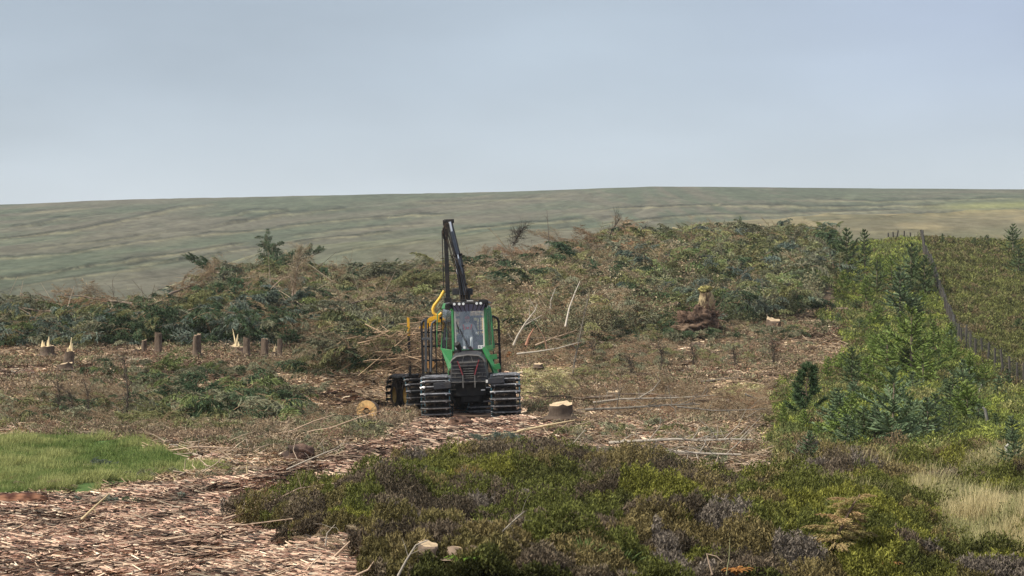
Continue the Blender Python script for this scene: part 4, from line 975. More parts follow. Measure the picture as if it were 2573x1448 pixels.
def glass_mat(name, tint, fac, rough=.03):
    m = bpy.data.materials.new(name); m.use_nodes = True; t = m.node_tree; t.nodes.clear()
    o = t.nodes.new('ShaderNodeOutputMaterial'); a = t.nodes.new('ShaderNodeBsdfTransparent'); a.inputs[0].default_value = (*tint, 1)
    g = t.nodes.new('ShaderNodeBsdfGlossy'); g.inputs['Roughness'].default_value = rough; g.inputs[0].default_value = (.9, .93, 1, 1)
    x = t.nodes.new('ShaderNodeMixShader'); x.inputs[0].default_value = fac
    t.links.new(a.outputs[0], x.inputs[1]); t.links.new(g.outputs[0], x.inputs[2]); t.links.new(x.outputs[0], o.inputs[0]); return m
G_WIND = glass_mat('windscreen_glass', (.95, .96, .99), .10)
G_SIDE = glass_mat('side_glass', (.50, .58, .58), .80, .12)
G_VISOR = mat('tinted_visor', (.13, .135, .22), .3, spec=.8)
G_LAMP = mat('lamp_lens', (.75, .78, .8), .25, spec=.8)

FX, FY, FZ = -1.36, 75.6, -.13
fw = empty('forwarder', (FX, FY, FZ), 'green forwarder on tracked wheels carrying branches, facing the camera on the chip track', 'forwarder')
fw.rotation_euler = (0, R(-2.0), 0)
# rear unit frame, swung 18 degrees
RA = R(18); RO = Vector((0, 2.3, 0)); RM = Matrix.Translation(RO) @ Matrix.Rotation(RA, 4, 'Z')
def rp(x, y, z): return RM @ Vector((x, y, z))

def track(xc, yc, M, name_parent, half=.50):
    """one bogie track: plates round two wheels"""
    p = Part(); r = .69; wb = .76; per = 4 * wb + 2 * math.pi * r; n = 32
    zc = .69
    for i in range(n):
        s_ = per * i / n
        if s_ < 2 * wb: y, z, a = -wb + s_, r, 0; sag = -.05 * math.sin(math.pi * s_ / (2 * wb)); z += sag
        elif s_ < 2 * wb + math.pi * r: th = (s_ - 2 * wb) / r; y, z, a = wb + r * math.sin(th), r * math.cos(th), -th
        elif s_ < 4 * wb + math.pi * r: y, z, a = wb - (s_ - 2 * wb - math.pi * r), -r, math.pi
        else: th = (s_ - 4 * wb - math.pi * r) / r; y, z, a = -wb - r * math.sin(th), -r * math.cos(th), math.pi - th
        rot = Euler((a, 0, 0)); o = rot.to_matrix()
        c = Vector((xc, yc + y, zc + z))
        Mr = M.to_3x3().to_euler()
        def B(off, d, mi):
            cc = M @ (c + o @ Vector(off)); R3 = (M.to_3x3() @ o).to_euler()
            p.box(cc, d, R3, mi)
        # plate, curved up at both ends, with a bright worn grouser and bolted links
        B((0, 0, .03), (2 * half - .24, .115, .022), 1)
        B((0, 0, .062), (2 * half - .24, .033, .055), 0)
        for sx in (-1, 1):
            cc = M @ (c + o @ Vector((sx * (half - .07), 0, .012))); R3 = (M.to_3x3() @ o @ Euler((0, sx * .38, 0)).to_matrix()).to_euler()
            p.box(cc, (.16, .12, .028), R3, 1)
            cc = M @ (c + o @ Vector((sx * (half - .07), 0, .045))); p.box(cc, (.16, .038, .042), R3, 0)
            B((sx * (half - .03), .07, .0), (.035, .15, .05), 2)
            B((sx * (half - .14), -.03, .065), (.05, .05, .035), 0)
    return p.build('track', [G_STEEL, G_BLACK, G_TEAL], name_parent, .004)
def wheel(xc, yc, M, parent, side):
    p = Part(); w = .36
    prof = [(-w, .30), (-w, .50), (-w * .85, .60), (-w * .5, .625), (w * .5, .625), (w * .85, .60), (w, .50), (w, .30)]
    p.lathe(prof, (0, 0, 0), 'x')
    for k in range(20):
        a = 2 * math.pi * k / 20
        for sx in (-1, 1):
            p.box((sx * .18, .63 * math.cos(a + sx * .08), .63 * math.sin(a + sx * .08)), (.34, .05, .04), Euler((a - math.pi / 2, 0, sx * .5)))
    t = p.build('wheel', G_RUBBER, parent, 0); t.matrix_local = M @ Matrix.Translation((xc, yc, .69))
    q = Part(); s = side
    q.lathe([(s * .34, .34), (s * .36, .32), (s * .30, .29), (s * .12, .24), (s * .10, .12), (s * .16, .11), (s * .17, .0)], (0, 0, 0), 'x')
    for k in range(10):
        a = 2 * math.pi * k / 10; q.cyl((s * .09, .18 * math.cos(a), .18 * math.sin(a)), (s * .15, .18 * math.cos(a), .18 * math.sin(a)), .015, n=6)
    q.build('rim', G_RIM, t, 0)
    return t
IDM = Matrix.Identity(4)
for M_, yc in ((IDM, 0), (RM, 4.15)):
    for sx in (-1, 1):
        track(sx * 1.17, yc, M_, fw, .50)
        for dy in (-.76, .76): wheel(sx * 1.17, yc + dy, M_, fw, sx)
        b = Part(); 
        for dy in (-1, 1): b.bar(M_ @ Vector((sx * .72, yc, .78)), M_ @ Vector((sx * .72, yc + dy * .76, .69)), .16, .24)
        b.cyl(M_ @ Vector((sx * .75, yc, .8)), M_ @ Vector((sx * .2, yc, .8)), .17); b.build('bogie_beam', G_BLACK, fw)
# front frame and belly
p = Part(); p.box((0, .8, .95), (.98, 2.9, .44)).box((0, .1, .66), (.60, 1.2, .26)).cyl((-.4, 0, .72), (.4, 0, .72), .24).box((0, -.3, .70), (.7, .12, .30))
p.box((0, 2.1, .9), (.5, .7, .6)).cyl((0, 2.3, .55), (0, 2.3, 1.35), .17)
p.build('chassis', G_BLACK, fw)
p = Part(); p.bar(rp(0, .1, 1.0), rp(0, 5.7, 1.0), .34, .36).box(rp(0, 4.15, .8), (.9, .5, .4), Euler((0, 0, RA))).box(rp(0, .9, 1.25), (.9, .6, .5), Euler((0, 0, RA)))
p.build('rear_frame', G_BLACK, fw)
# hood: rounded shell that slopes down to the grille, panel lines as real grooves between slats
hx0t, hx1t, hx0b, hx1b, hz0, hz1 = -.62, .50, -.70, .64, 1.16, 2.22
p = Part()
def hood_ring(y, ins, dz):
    l, r = hx0t + ins, hx1t - ins
    return [(hx0b + ins * .3, y, hz0), (hx0t - .035 + ins, y, 1.95 + dz), (l + .02, y, 2.08 + dz), (l + .10, y, 2.17 + dz), (l + .28, y, hz1 + dz), (r - .28, y, hz1 + .01 + dz), (r - .10, y, 2.18 + dz), (r - .02, y, 2.09 + dz), (hx1t + .035 - ins, y, 1.96 + dz), (hx1b - ins * .3, y, hz0)]
p.poly(hood_ring(-1.10, .05, -.10), hood_ring(.75, .0, .02))
p.build('hood', G_DARK, fw, .03)
p = Part()      # the dusty worn edge round the hood's brow
p.path([(hx0t - .02, -1.12, 1.86), (hx0t + .05, -1.12, 1.98), (hx0t + .20, -1.12, 2.075), (-.06, -1.12, 2.115), (hx1t - .20, -1.12, 2.085), (hx1t - .05, -1.12, 1.99), (hx1t + .02, -1.12, 1.87)], .032, 8)
p.build('hood_brow', G_DUST, fw, 0)
p = Part()      # panel ribs over the nose
for i, z in enumerate((1.90, 1.77, 1.64, 1.51, 1.38)):
    t = (z - hz0) / .8; xl = hx0b + (hx0t - hx0b) * t + .03; xr = hx1b + (hx1t - hx1b) * t - .03
    p.box(((xl - .28) / 2, -1.115, z), (-.28 - xl, .02, .016)); p.box(((xr + .22) / 2, -1.115, z), (xr - .22, .02, .016))
p.box((-.50, -1.115, 1.44), (.014, .02, .10)).box((.42, -1.115, 1.44), (.014, .02, .10)).box((-.03, -1.115, 1.22), (1.24, .05, .03))
p.build('panel_rib', G_DUST, fw, .003)
# grille guard
p = Part()
gl, gr, bl, br = -.37, .27, -.24, .16
p.bar((gl - .03, -1.20, 1.93), (bl, -1.20, 1.45), .035, mi=1).bar((gr + .05, -1.20, 1.95), (br, -1.20, 1.45), .035, mi=1)
p.bar((gl, -1.20, 1.87), (gr, -1.20, 1.885), .075, .05, mi=0).bar((gl + .03, -1.19, 1.76), (gr - .02, -1.19, 1.77), .03, mi=0)
p.bar((-.18, -1.16, 2.10), (-.24, -1.18, 1.90), .014, mi=0).bar((.05, -1.16, 2.10), (.11, -1.18, 1.90), .014, mi=0)
p.bar((bl, -1.2, 1.45), (bl, -1.2, 1.02), .04, mi=0).bar((br, -1.2, 1.45), (br, -1.2, 1.02), .04, mi=0)
p.build('grille_guard', [G_DUST, G_RED], fw, .004)
p = Part(); p.poly([(-.31, -1.14, 1.72), (.21, -1.14, 1.73), (.15, -1.14, 1.32), (-.25, -1.14, 1.32)], [(-.31, -1.08, 1.72), (.21, -1.08, 1.73), (.15, -1.08, 1.32), (-.25, -1.08, 1.32)])
for z in (1.66, 1.58, 1.50, 1.42, 1.35): p.box((-.05, -1.16, z), (.36, .03, .022), mi=1)
p.build('grille', [G_BLACK, G_DUST], fw, .003)
# bumper wings above the tracks
p = Part(); p.box((-.93, -1.30, 1.13), (.58, .34, .21), Euler((0, R(-3), 0))).box((-.93, -1.475, 1.15), (.10, .02, .05), mi=0); p.build('fender', G_DARK, fw, .02)
p = Part(); p.box((.88, -1.30, 1.24), (.54, .34, .21), Euler((0, R(-3), 0))); p.build('fender', G_DARK, fw, .02)
p = Part(); p.box((.56, -1.19, 1.22), (.07, .02, .10)).box((.42, -1.0, .93), (.14, .02, .04)); p.build('sticker', G_WHITE, fw, 0)
# exhaust stub
p = Part(); p.cyl((-.36, .55, 2.0), (-.37, .5, 2.40), .075).cyl((-.37, .5, 2.36), (-.44, .38, 2.52), .085, .10, mi=0); p.build('exhaust', G_BLACK, fw, .01)

# ---- cab
zb, zt = 2.30, 3.66
p = Part()
def pil(a, b, w, mi=0): p.bar(a, b, w, w, mi)
fl, fr, yl = -.58, .57, .92
bl_, br_, yb = -1.02, .80, 2.25
# floor pan and rear wall
p.poly([(fl, yl, zb - .10), (fr, yl, zb - .10), (br_, yb, zb - .10), (bl_, yb, zb - .10)], [(fl, yl, zb), (fr, yl, zb), (br_, yb, zb), (bl_, yb, zb)])
p.box((-.10, yb, (zb + zt) / 2 - .45), (1.55, .05, .55))
for (x, y) in ((fl, yl), (fr, yl)): pil((x, y, zb - .05), (x * .97, y + .05, zt + .02), .085)
pil((bl_, yb, zb), (bl_ + .16, yb - .05, zt + .10), .09); pil((br_, yb, zb), (br_ - .1, yb - .05, zt + .10), .09)
pil((fl, yl, zt + .02), (bl_ + .16, yb, zt + .12), .07); pil((fr, yl, zt + .02), (br_ - .1, yb, zt + .12), .07)
mx_, my_ = (fl + bl_) / 2 - .03, (yl + yb) / 2
pil((mx_, my_, zb), (mx_ + .09, my_, zt + .08), .045)
mx2, my2 = (fr + br_) / 2 + .02, (yl + yb) / 2
pil((mx2, my2, zb), (mx2 - .05, my2, zt + .08), .05); pil((fr + .05, yl + .15, zb), (fr + .03, yl + .18, zt + .03), .05)
pil((bl_ - .01, yb - .12, zb), (bl_ + .15, yb - .15, zt + .10), .04)
# lower green skirt, left and right
p.poly([(bl_ - .01, yb - .9, zb + .08), (fl - .04, yl - .02, zb), (fl - .04, yl - .02, zb - .55), (fl - .18, yl, zb - .74)], [(bl_ - .01, yb - .8, zb + .08), (fl - .04, yl + .10, zb), (fl - .04, yl + .10, zb - .55), (fl - .18, yl + .12, zb - .74)])
p.build('cab_frame', G_GREEN, fw, .015)
p = Part()      # dark dashboard line under the windscreen
p.box((0, yl - .02, zb - .07), (1.12, .10, .10)).box((0, yl - .10, zb - .13), (1.05, .12, .06)); p.build('scuttle', G_BLACK, fw, .01)
p = Part(); pil((fl + .085, yl + .01, zb + .02), (fl + .085, yl + .06, zt - .02), .055); pil((fr - .085, yl + .01, zb + .02), (fr - .085, yl + .06, zt - .02), .055)
p.build('inner_pillar', G_CREAM, fw, .006)
p = Part(); p.poly([(fl + .05, yl - .02, zb), (fr - .05, yl - .02, zb), (fr - .06, yl + .03, zt), (fl + .06, yl + .03, zt)], [(fl + .05, yl - .01, zb), (fr - .05, yl - .01, zb), (fr - .06, yl + .04, zt), (fl + .06, yl + .04, zt)])
ws = p.build('windscreen', G_WIND, fw, 0)
for (x0, y0, x1, y1) in ((fl - .02, yl + .05, mx_, my_), (mx_, my_, bl_ - .02, yb - .06)):
    p = Part(); o_ = Vector((-(y1 - y0), (x1 - x0), 0)).normalized() * .012
    ring = [Vector((x0, y0, zb + .02)), Vector((x1, y1, zb + .02)), Vector((x1 + (.12 if x1 < -.9 else .07), y1, zt + .08)), Vector((x0 + (.07 if x0 < -.7 else .02), y0, zt + .04))]
    p.poly(ring, [v + o_ for v in ring]); p.build('side_window', G_SIDE, fw, 0)
p = Part(); ring = [Vector((fr + .01, yl + .05, zb)), Vector((br_, yb - .05, zb)), Vector((br_ - .1, yb - .05, zt + .08)), Vector((fr, yl + .05, zt))]
p.poly(ring, [v + Vector((.012, 0, 0)) for v in ring]); p.build('side_window', G_SIDE, fw, 0)
# visor and roof
p = Part(); p.poly([(-.56, yl - .12, zt + .20), (.56, yl - .12, zt + .20), (.50, yl - .05, zt - .04), (-.50, yl - .05, zt - .04)], [(-.56, yl - .09, zt + .20), (.56, yl - .09, zt + .20), (.50, yl - .02, zt - .04), (-.50, yl - .02, zt - .04)]); p.build('visor', G_VISOR, fw, 0)
p = Part()
for i in range(7):
    x = -.45 + .9 * i / 6; p.bar((x * 1.15, yl - .13, zt + .19), (x * .85, yl - .06, zt - .03), .018)
p.build('visor_rib', G_BLACK, fw, 0)
p = Part(); p.poly([(-.74, yl - .02, zt + .22), (.62, yl - .02, zt + .22), (.80, yb, zt + .22), (-.95, yb, zt + .22)], [(-.66, yl + .02, zt + .30), (.56, yl + .02, zt + .30), (.72, yb, zt + .30), (-.86, yb, zt + .30)])
p.box((-.1, yb - .6, zt + .12), (1.45, 1.2, .16)).box((-.02, yl - .1, zt + .22), (1.34, .06, .05)).bar((-.70, yl - .1, zt + .15), (-.58, yl - .1, zt + .36), .03).bar((-.58, yl - .1, zt + .36), (.64, yl - .1, zt + .33), .03).bar((.64, yl - .1, zt + .33), (.66, yl - .1, zt + .14), .05)
p.box((.50, yl - .1, zt + .27), (.30, .08, .11))
p.build('roof', G_BLACK, fw, .012)
p = Part(); p.cyl((-.83, yl + .7, zt + .06), (-.80, yl + .7, zt + .26), .14, .10); p.build('roof_corner', G_GREEN, fw, .02)
for x in (-.49, -.32, -.18, .28, .42):
    p = Part(); p.cyl((x, yl - .14, zt + .21), (x, yl - .22, zt + .21), .055, .062, 16); p.cyl((x, yl - .221, zt + .21), (x, yl - .232, zt + .21), .047, .045, 16, mi=1); p.build('work_lamp', [G_BLACK, G_LAMP], fw, .003)
p = Part(); p.box((.05, yl - .05, zt + .31), (.22, .04, .035)); p.build('roof_plate', G_WHITE, fw, .004)
# stickers behind the windscreen
p = Part(); p.box((.37, yl - .032, zb + .07), (.20, .008, .115)).box((-.20, yl - .032, zb + .07), (.075, .008, .085)); p.build('sticker', G_WHITE, fw, 0)
p = Part()
for k in range(12):
    a0, a1 = 2 * math.pi * k / 12, 2 * math.pi * (k + 1) / 12; c = Vector((.325, yl - .038, zb + .075))
    p.bar(c + Vector((.026 * math.cos(a0), 0, .026 * math.sin(a0))), c + Vector((.026 * math.cos(a1), 0, .026 * math.sin(a1))), .007)
p.box((.375, yl - .038, zb + .055), (.012, .004, .012)).bar((.405, yl - .038, zb + .10), (.42, yl - .038, zb + .055), .008).bar((.435, yl - .038, zb + .10), (.42, yl - .038, zb + .055), .008).box((.31, yl - .038, zb + .06), (.03, .004, .007))
p.build('lettering', G_BLACK, fw, 0)
# wiper
p = Part(); p.bar((.02, yl - .14, zb - .12), (-.42, yl - .05, zb + .86), .022).bar((.07, yl - .15, zb - .12), (-.33, yl - .05, zb + .72), .018).bar((-.44, yl - .045, zb + .95), (-.36, yl - .045, zb + .55), .03).box((.05, yl - .16, zb - .02), (.09, .05, .26), Euler((0, R(-25), 0)))
p.build('wiper', G_BLACK, fw, .003)
# green access ladder on the right
p = Part(); p.bar((.50, yl - .28, zb + .04), (.92, yl - .9, 1.28), .17, .10).bar((.60, yl - .24, zb + .02), (.74, yl - .3, zb + .04), .06)
p.bar((.58, yl - .3, zb + .02), (.80, yl - .3, zb + .05), .07, .16).bar((.69, yl - .5, zb - .30), (.92, yl - .5, zb - .27), .05, .18).bar((.82, yl - .75, zb - .64), (1.02, yl - .75, zb - .60), .07, .2)
p.build('ladder', G_GREEN, fw, .01)
p = Part(); p.path([(.66, yl + .1, zt + .14), (.74, yl + .05, zt), (.78, yl + .02, zb + .6), (.78, yl, zb + .05)], .018)
p.build('handrail', G_GREEN, fw, 0); p = Part(); p.path([(-.98, yl + .5, zt + .05), (-1.10, yl + .4, zt - .1), (-1.15, yl + .4, zb + .5), (-1.15, yl + .45, zb + .1)], .018)
p.build('handrail', G_GREEN, fw, 0)
p = Part(); p.path([(-.72, yl - .15, zb - .6), (-.78, yl - .2, zb - .72), (-.76, yl - .2, zb - .95), (-.70, yl - .2, zb - 1.05)], .02); p.build('handrail', G_GREEN, fw, 0)
# cab interior: seat, steering console
p = Part(); p.box((0, yb - .60, zb + .25), (.52, .50, .14)).box((0, yb - .34, zb + .62), (.50, .12, .75)).box((0, yb - .33, zb + 1.08), (.28, .10, .18)).box((-.34, yb - .72, zb + .40), (.12, .40, .08)).box((.34, yb - .72, zb + .40), (.12, .40, .08)).box((0, yb - .6, zb + .10), (.35, .35, .2))
p.cyl((-.34, yb - .88, zb + .42), (-.34, yb - .90, zb + .55), .02).cyl((.34, yb - .88, zb + .42), (.34, yb - .90, zb + .55), .02)
p.build('seat', G_SEAT, fw, .02)
p = Part(); p.box((.05, yl + .28, zb + .12), (.5, .12, .24)).box((.36, yl + .3, zb + .38), (.22, .04, .16)); p.build('console', G_DARK, fw, .01)
p = Part(); p.box((.02, yl + .12, zb + .04), (.16, .03, .05)); p.build('console_light_bar', G_RED, fw, .004)

# ---- headboard (gate) at the front of the load space
p = Part(); HB = 1.15
for x in (-1.45, 1.42): p.bar(rp(x, HB, 1.35), rp(x, HB, 3.28), .085)
p.path([rp(1.42, HB, 3.2), rp(1.38, HB, 3.36), rp(1.24, HB, 3.44), rp(.9, HB, 3.45)], .045, 8).path([rp(-1.45, HB, 3.2), rp(-1.42, HB, 3.32), rp(-1.3, HB, 3.42), rp(-1.05, HB, 3.44)], .045, 8)
p.bar(rp(-1.05, HB, 3.44), rp(.9, HB, 3.45), .08)
for z in (1.40, 1.95, 2.45, 2.95): p.bar(rp(-1.45, HB, z), rp(1.42, HB, z), .06)
for x in (-1.2, -.95, -.7, -.35, 0, .35, .7, .95, 1.18): p.bar(rp(x, HB, 1.4), rp(x, HB, 3.42), .045)
p.path([rp(1.42, HB, 1.5), rp(1.34, HB, 1.32), rp(1.1, HB, 1.22)], .045, 8)
p.build('headboard', G_BLACK, fw, .006)
p = Part()     # grey link frame left of the cab
p.path([(-1.20, 2.55, 3.36), (-1.34, 2.55, 3.25), (-1.38, 2.55, 3.0), (-1.40, 2.55, 2.4), (-1.44, 2.55, 1.55)], .045, 8).bar((-1.62, 2.6, 1.55), (-1.56, 2.6, 3.42), .085).box((-1.52, 2.58, 2.72), (.40, .06, .09)).bar((-1.44, 2.58, 2.72), (-1.36, 2.58, 2.50), .07)
p.build('side_gate', mat('grey_paint', (.07, .072, .08), .5, noise=(8, .3)), fw, .01)
# bunk with bolsters and stakes
p = Part()
for y in (1.5, 3.0, 5.2): p.bar(rp(-1.42, y, 1.36), rp(1.42, y, 1.36), .18, .16)
p.bar(rp(-.4, .9, 1.26), rp(-.4, 5.6, 1.26), .14, .14).bar(rp(.4, .9, 1.26), rp(.4, 5.6, 1.26), .14, .14)
p.build('bunk', G_BLACK, fw)
for y, tip in ((3.0, True), (5.2, False)):
    for x in (-1.42, 1.42):
        p = Part(); p.bar(rp(x, y, 1.4), rp(x, y, 3.42 if not tip else 2.86), .10, .08)
        s_ = p.build('stake', G_BLACK, fw, .008)
        if tip:
            q = Part(); q.bar(rp(x, y, 2.86), rp(x, y, 3.52), .092, .075); q.build('stake_tip', G_YEL, s_, .006)

# ---- crane
def cp(px, py, d):     # a place beside the machine, in the machine's own coordinates
    v = at(px, py, d); return fw_inv @ v
bpy.context.view_layer.update()
fw_inv = (Matrix.Translation((FX, FY, FZ)) @ Euler((0, R(-2.0), 0)).to_matrix().to_4x4()).inverted()
D0 = 79.0
p = Part(); p.cyl(cp(1168, 960, D0), cp(1168, 760, D0), .22, .19, 16).cyl(cp(1168, 930, D0), cp(1168, 905, D0), .34, .34, 20); p.box(cp(1169, 745, D0), (.36, .36, .40))
p.build('crane_pillar', G_BLACK, fw, .015)
p = Part()
A0, A1, A2 = cp(1170, 755, D0), cp(1150, 640, D0 + .15), cp(1129, 556, D0 + .3)
p.bar(A0, A1, .17, .22).bar(A1, A2, .12, .18)
p.box(A2, (.30, .20, .12)).cyl(A2 + Vector((-.19, 0, 0)), A2 + Vector((.17, 0, 0)), .075, n=14)
p.bar(A0 + Vector((-.17, -.14, 0)), A0 + Vector((-.13, -.14, .75)), .05).box(A1, (.34, .30, .07)).box(cp(1155, 668, D0 + .1), (.36, .30, .05)).box(cp(1163, 715, D0), (.36, .30, .06))
p.build('main_boom', G_BLACK, fw, .012)
p = Part(); p.cyl(cp(1130, 558, D0 - .1), cp(1135, 583, D0 - .12), .045, n=12).cyl(cp(1150, 640, D0 - .15), cp(1165, 715, D0 - .2), .028, n=10).cyl(cp(1143, 640, D0 - .15), cp(1152, 712, D0 - .2), .022, n=10).cyl(cp(1128, 595, D0 - .1), cp(1141, 640, D0 - .12), .018, n=10)
p.build('cylinder_rod', mat('chromed_steel', (.75, .76, .78), .25, metal=.7, noise=(6, .2)), fw, 0)
p = Part(); p.cyl(cp(1134, 582, D0 - .12), cp(1148, 640, D0 - .12), .075, n=14).cyl(cp(1152, 650, D0 - .18), cp(1168, 742, D0 - .18), .06, n=12).cyl(cp(1148, 660, D0 - .18), cp(1158, 742, D0 - .18), .045, n=12)
p.build('lift_cylinder', mat('blue_grey_steel', (.07, .08, .10), .35, metal=.5, noise=(9, .4)), fw, .005)
p = Part(); B0_, B1_ = cp(1119, 558, D0 + .5), cp(1126, 762, D0 + .35)
p.bar(B0_, B1_, .155, .2).bar(B0_ + Vector((-.13, 0, -.3)), B1_ + Vector((-.14, 0, .55)), .035).box(B0_ + Vector((.02, 0, -.02)), (.22, .24, .18)).box(cp(1126, 756, D0 + .3), (.26, .26, .22)).bar(cp(1114, 572, D0 + .3), cp(1114, 592, D0 + .3), .07)
p.bar(cp(1118, 556, D0 + .3), cp(1141, 556, D0 + .3), .06)
p.build('stick_boom', G_BLACK, fw, .012)
p = Part(); p.box(cp(1145, 733, D0 + .3), (.24, .22, .23)).box(cp(1181, 733, D0 + .3), (.20, .22, .23)).box(cp(1163, 727, D0 + .3), (.5, .18, .06)); p.build('valve_box', G_DARK, fw, .012)
p = Part()
for dx, r in ((-7, .018), (-3, .016), (3, .018), (7, .015)):
    p.path([cp(1122 + dx * .5, 560, D0 - .15), cp(1124 + dx * .6, 590, D0 - .2), cp(1138 + dx * .7, 640, D0 - .22), cp(1155 + dx, 690, D0 - .25), cp(1166 + dx * 1.2, 740, D0 - .25), cp(1168 + dx, 765, D0 - .2)], r, 6)
p.path([cp(1118, 565, D0), cp(1113, 578, D0), cp(1115, 600, D0), cp(1120, 606, D0), cp(1121, 580, D0)], .03, 6)
p.build('hose', G_RUBBER, fw, 0)
p = Part(); p.path([cp(1116, 731, D0), cp(1113, 736, D0), cp(1107, 747, D0), cp(1099, 758, D0), cp(1091, 768, D0), cp(1087.5, 777, D0), cp(1089, 786, D0), cp(1095, 792, D0), cp(1103, 793, D0), cp(1110, 787, D0)], .055, 10); p.build('hose_guard', mat('yellow_hose', (.78, .50, .07), .45), fw, 0)
# grapple: curved jaws
def jaw(pts, w, t_, p, dy):
    for i in range(len(pts) - 1):
        a, b = cp(*pts[i], D0 + dy), cp(*pts[i + 1], D0 + dy); d = (b - a).normalized(); p.bar(a - d * .02, b + d * .02, w[i], t_)
p = Part(); jaw([(1103, 800), (1092, 799), (1082, 803), (1073, 809), (1064, 817), (1058, 826)], [.30, .28, .25, .20, .13], .14, p, -.3); jaw([(1103, 806), (1094, 812), (1086, 813), (1076, 818), (1068, 825)], [.22, .18, .15, .11], .12, p, .1)
p.box(cp(1099, 803, D0 + .1), (.26, .30, .22)).cyl(cp(1103, 790, D0 + .1), cp(1102, 800, D0 + .1), .09)
p.build('grapple', G_YEL, fw, .01)

# ================================================================== DRIVER
def skin_body(name, V, E, Rd, material, parent=None, sub=2):
    me = bpy.data.meshes.new(name); me.from_pydata([tuple(v) for v in V], E, []); me.update(); me.materials.append(material)
    o = bpy.data.objects.new(name, me); COL.objects.link(o); o.parent = parent
    sk = o.modifiers.new('skin', 'SKIN'); 
    for i, r in enumerate(Rd): me.skin_vertices[0].data[i].radius = (r, r) if not isinstance(r, tuple) else r
    me.skin_vertices[0].data[0].use_root = True
    s = o.modifiers.new('sub', 'SUBSURF'); s.levels = sub; s.render_levels = sub
    for p_ in me.polygons: p_.use_smooth = True
    return o
M_SKIN = mat('skin', (.50, .28, .20), .6); M_SHIRT = mat('pale_shirt', (.62, .64, .58), .85, noise=(7, .2)); M_CAPR = mat('red_cap', (.85, .07, .04), .7); M_TROU = mat('dark_trousers', (.05, .055, .07), .9)
pe = bpy.data.objects.new('person', None); COL.objects.link(pe)
pe.matrix_world = Matrix.Translation((FX, FY, FZ)) @ Euler((0, R(-2.0), 0)).to_matrix().to_4x4() @ Matrix.Translation((-.08, yb - .62, zb + .34))
tag(pe, 'person in a pale shirt and red cap sitting at the controls behind the windscreen', 'person')
# pelvis at origin; facing -Y
V = [(0, 0, .06), (0, .02, .22), (0, .0, .40), (0, -.01, .50), (0, -.03, .58), (0, -.05, .66), (0, -.055, .74), (0, -.045, .79)]
E = [(i, i + 1) for i in range(7)]; Rd = [(.15, .12), (.15, .11), (.17, .11), (.12, .09), .055, (.072, .085), (.078, .092), (.055, .07)]
def ext(start, pts, rad):
    j = start
    for q, r in zip(pts, rad): V.append(q); Rd.append(r); E.append((j, len(V) - 1)); j = len(V) - 1
    return j
for sx in (-1, 1):
    k = ext(3, [(sx * .19, -.01, .50), (sx * .27, -.06, .30), (sx * .31, -.18, .20), (sx * .32, -.30, .20)], [.062, .050, .038, .026])
    palm = ext(k, [(sx * .32, -.36, .205)], [.030])
    for f, (dx, ln) in enumerate(((-.028, .052), (-.010, .060), (.009, .056), (.027, .044))):
        ext(palm, [(sx * (.32 + dx), -.40, .215), (sx * (.32 + dx), -.40 - ln * .6, .195), (sx * (.32 + dx), -.40 - ln * .5, .165)], [.0095, .009, .008])
    ext(palm, [(sx * .282, -.365, .225), (sx * .275, -.40, .215)], [.010, .009])
    ext(0, [(sx * .10, -.06, .04), (sx * .13, -.45, .06), (sx * .13, -.52, -.10), (sx * .13, -.56, -.32)], [.085, .062, .050, .042])
V.append((0, -.148, .695)); Rd.append(.013); E.append((5, len(V) - 1))       # nose
body = skin_body('body', V, E, Rd, M_SHIRT, pe)
# head skin, cap and trousers are clothing / colour regions over the one body
def ell(name, c, r, m, parent, cut=None, n=20):
    bm = bmesh.new(); bmesh.ops.create_uvsphere(bm, u_segments=n, v_segments=n, radius=1)
    for v in bm.verts: v.co = Vector((v.co.x * r[0] + c[0], v.co.y * r[1] + c[1], v.co.z * r[2] + c[2]))
    if cut is not None:
        bmesh.ops.bisect_plane(bm, geom=bm.verts[:] + bm.edges[:] + bm.faces[:], plane_co=(0, 0, cut), plane_no=(0, 0, -1), clear_outer=True)
    me = bpy.data.meshes.new(name); bm.to_mesh(me); bm.free(); me.materials.append(m)
    for f in me.polygons: f.use_smooth = True
    o = bpy.data.objects.new(name, me); COL.objects.link(o); o.parent = parent; return o
f_ = ell('face', (0, -.062, .70), (.082, .098, .118), M_SKIN, pe)
fb = bmesh.new(); fb.from_mesh(f_.data)
def blob(c, r, mi):
    q = bmesh.ops.create_uvsphere(fb, u_segments=8, v_segments=8, radius=1)
    for v in q['verts']: v.co = Vector((v.co.x * r[0] + c[0], v.co.y * r[1] + c[1], v.co.z * r[2] + c[2]))
    for v in q['verts']:
        for g in v.link_faces: g.material_index = mi
blob((0, -.163, .69), (.013, .018, .022), 0); blob((-.085, -.05, .70), (.012, .022, .032), 0); blob((.085, -.05, .70), (.012, .022, .032), 0)
blob((-.03, -.150, .715), (.012, .008, .007), 1); blob((.03, -.150, .715), (.012, .008, .007), 1); blob((0, -.150, .645), (.026, .009, .006), 1)
fb.to_mesh(f_.data); fb.free(); f_.data.materials.append(mat('dark_features', (.06, .03, .03), .6))
c_ = ell('cap', (0, -.055, .735), (.094, .110, .095), M_CAPR, pe, cut=.735)
p = Part(); p.poly([(-.075, -.13, .735), (.075, -.13, .735), (.06, -.225, .715), (0, -.24, .712), (-.06, -.225, .715)], [(-.075, -.13, .745), (.075, -.13, .745), (.06, -.225, .725), (0, -.24, .722), (-.06, -.225, .725)]); p.build('cap_peak', M_CAPR, c_, .003)
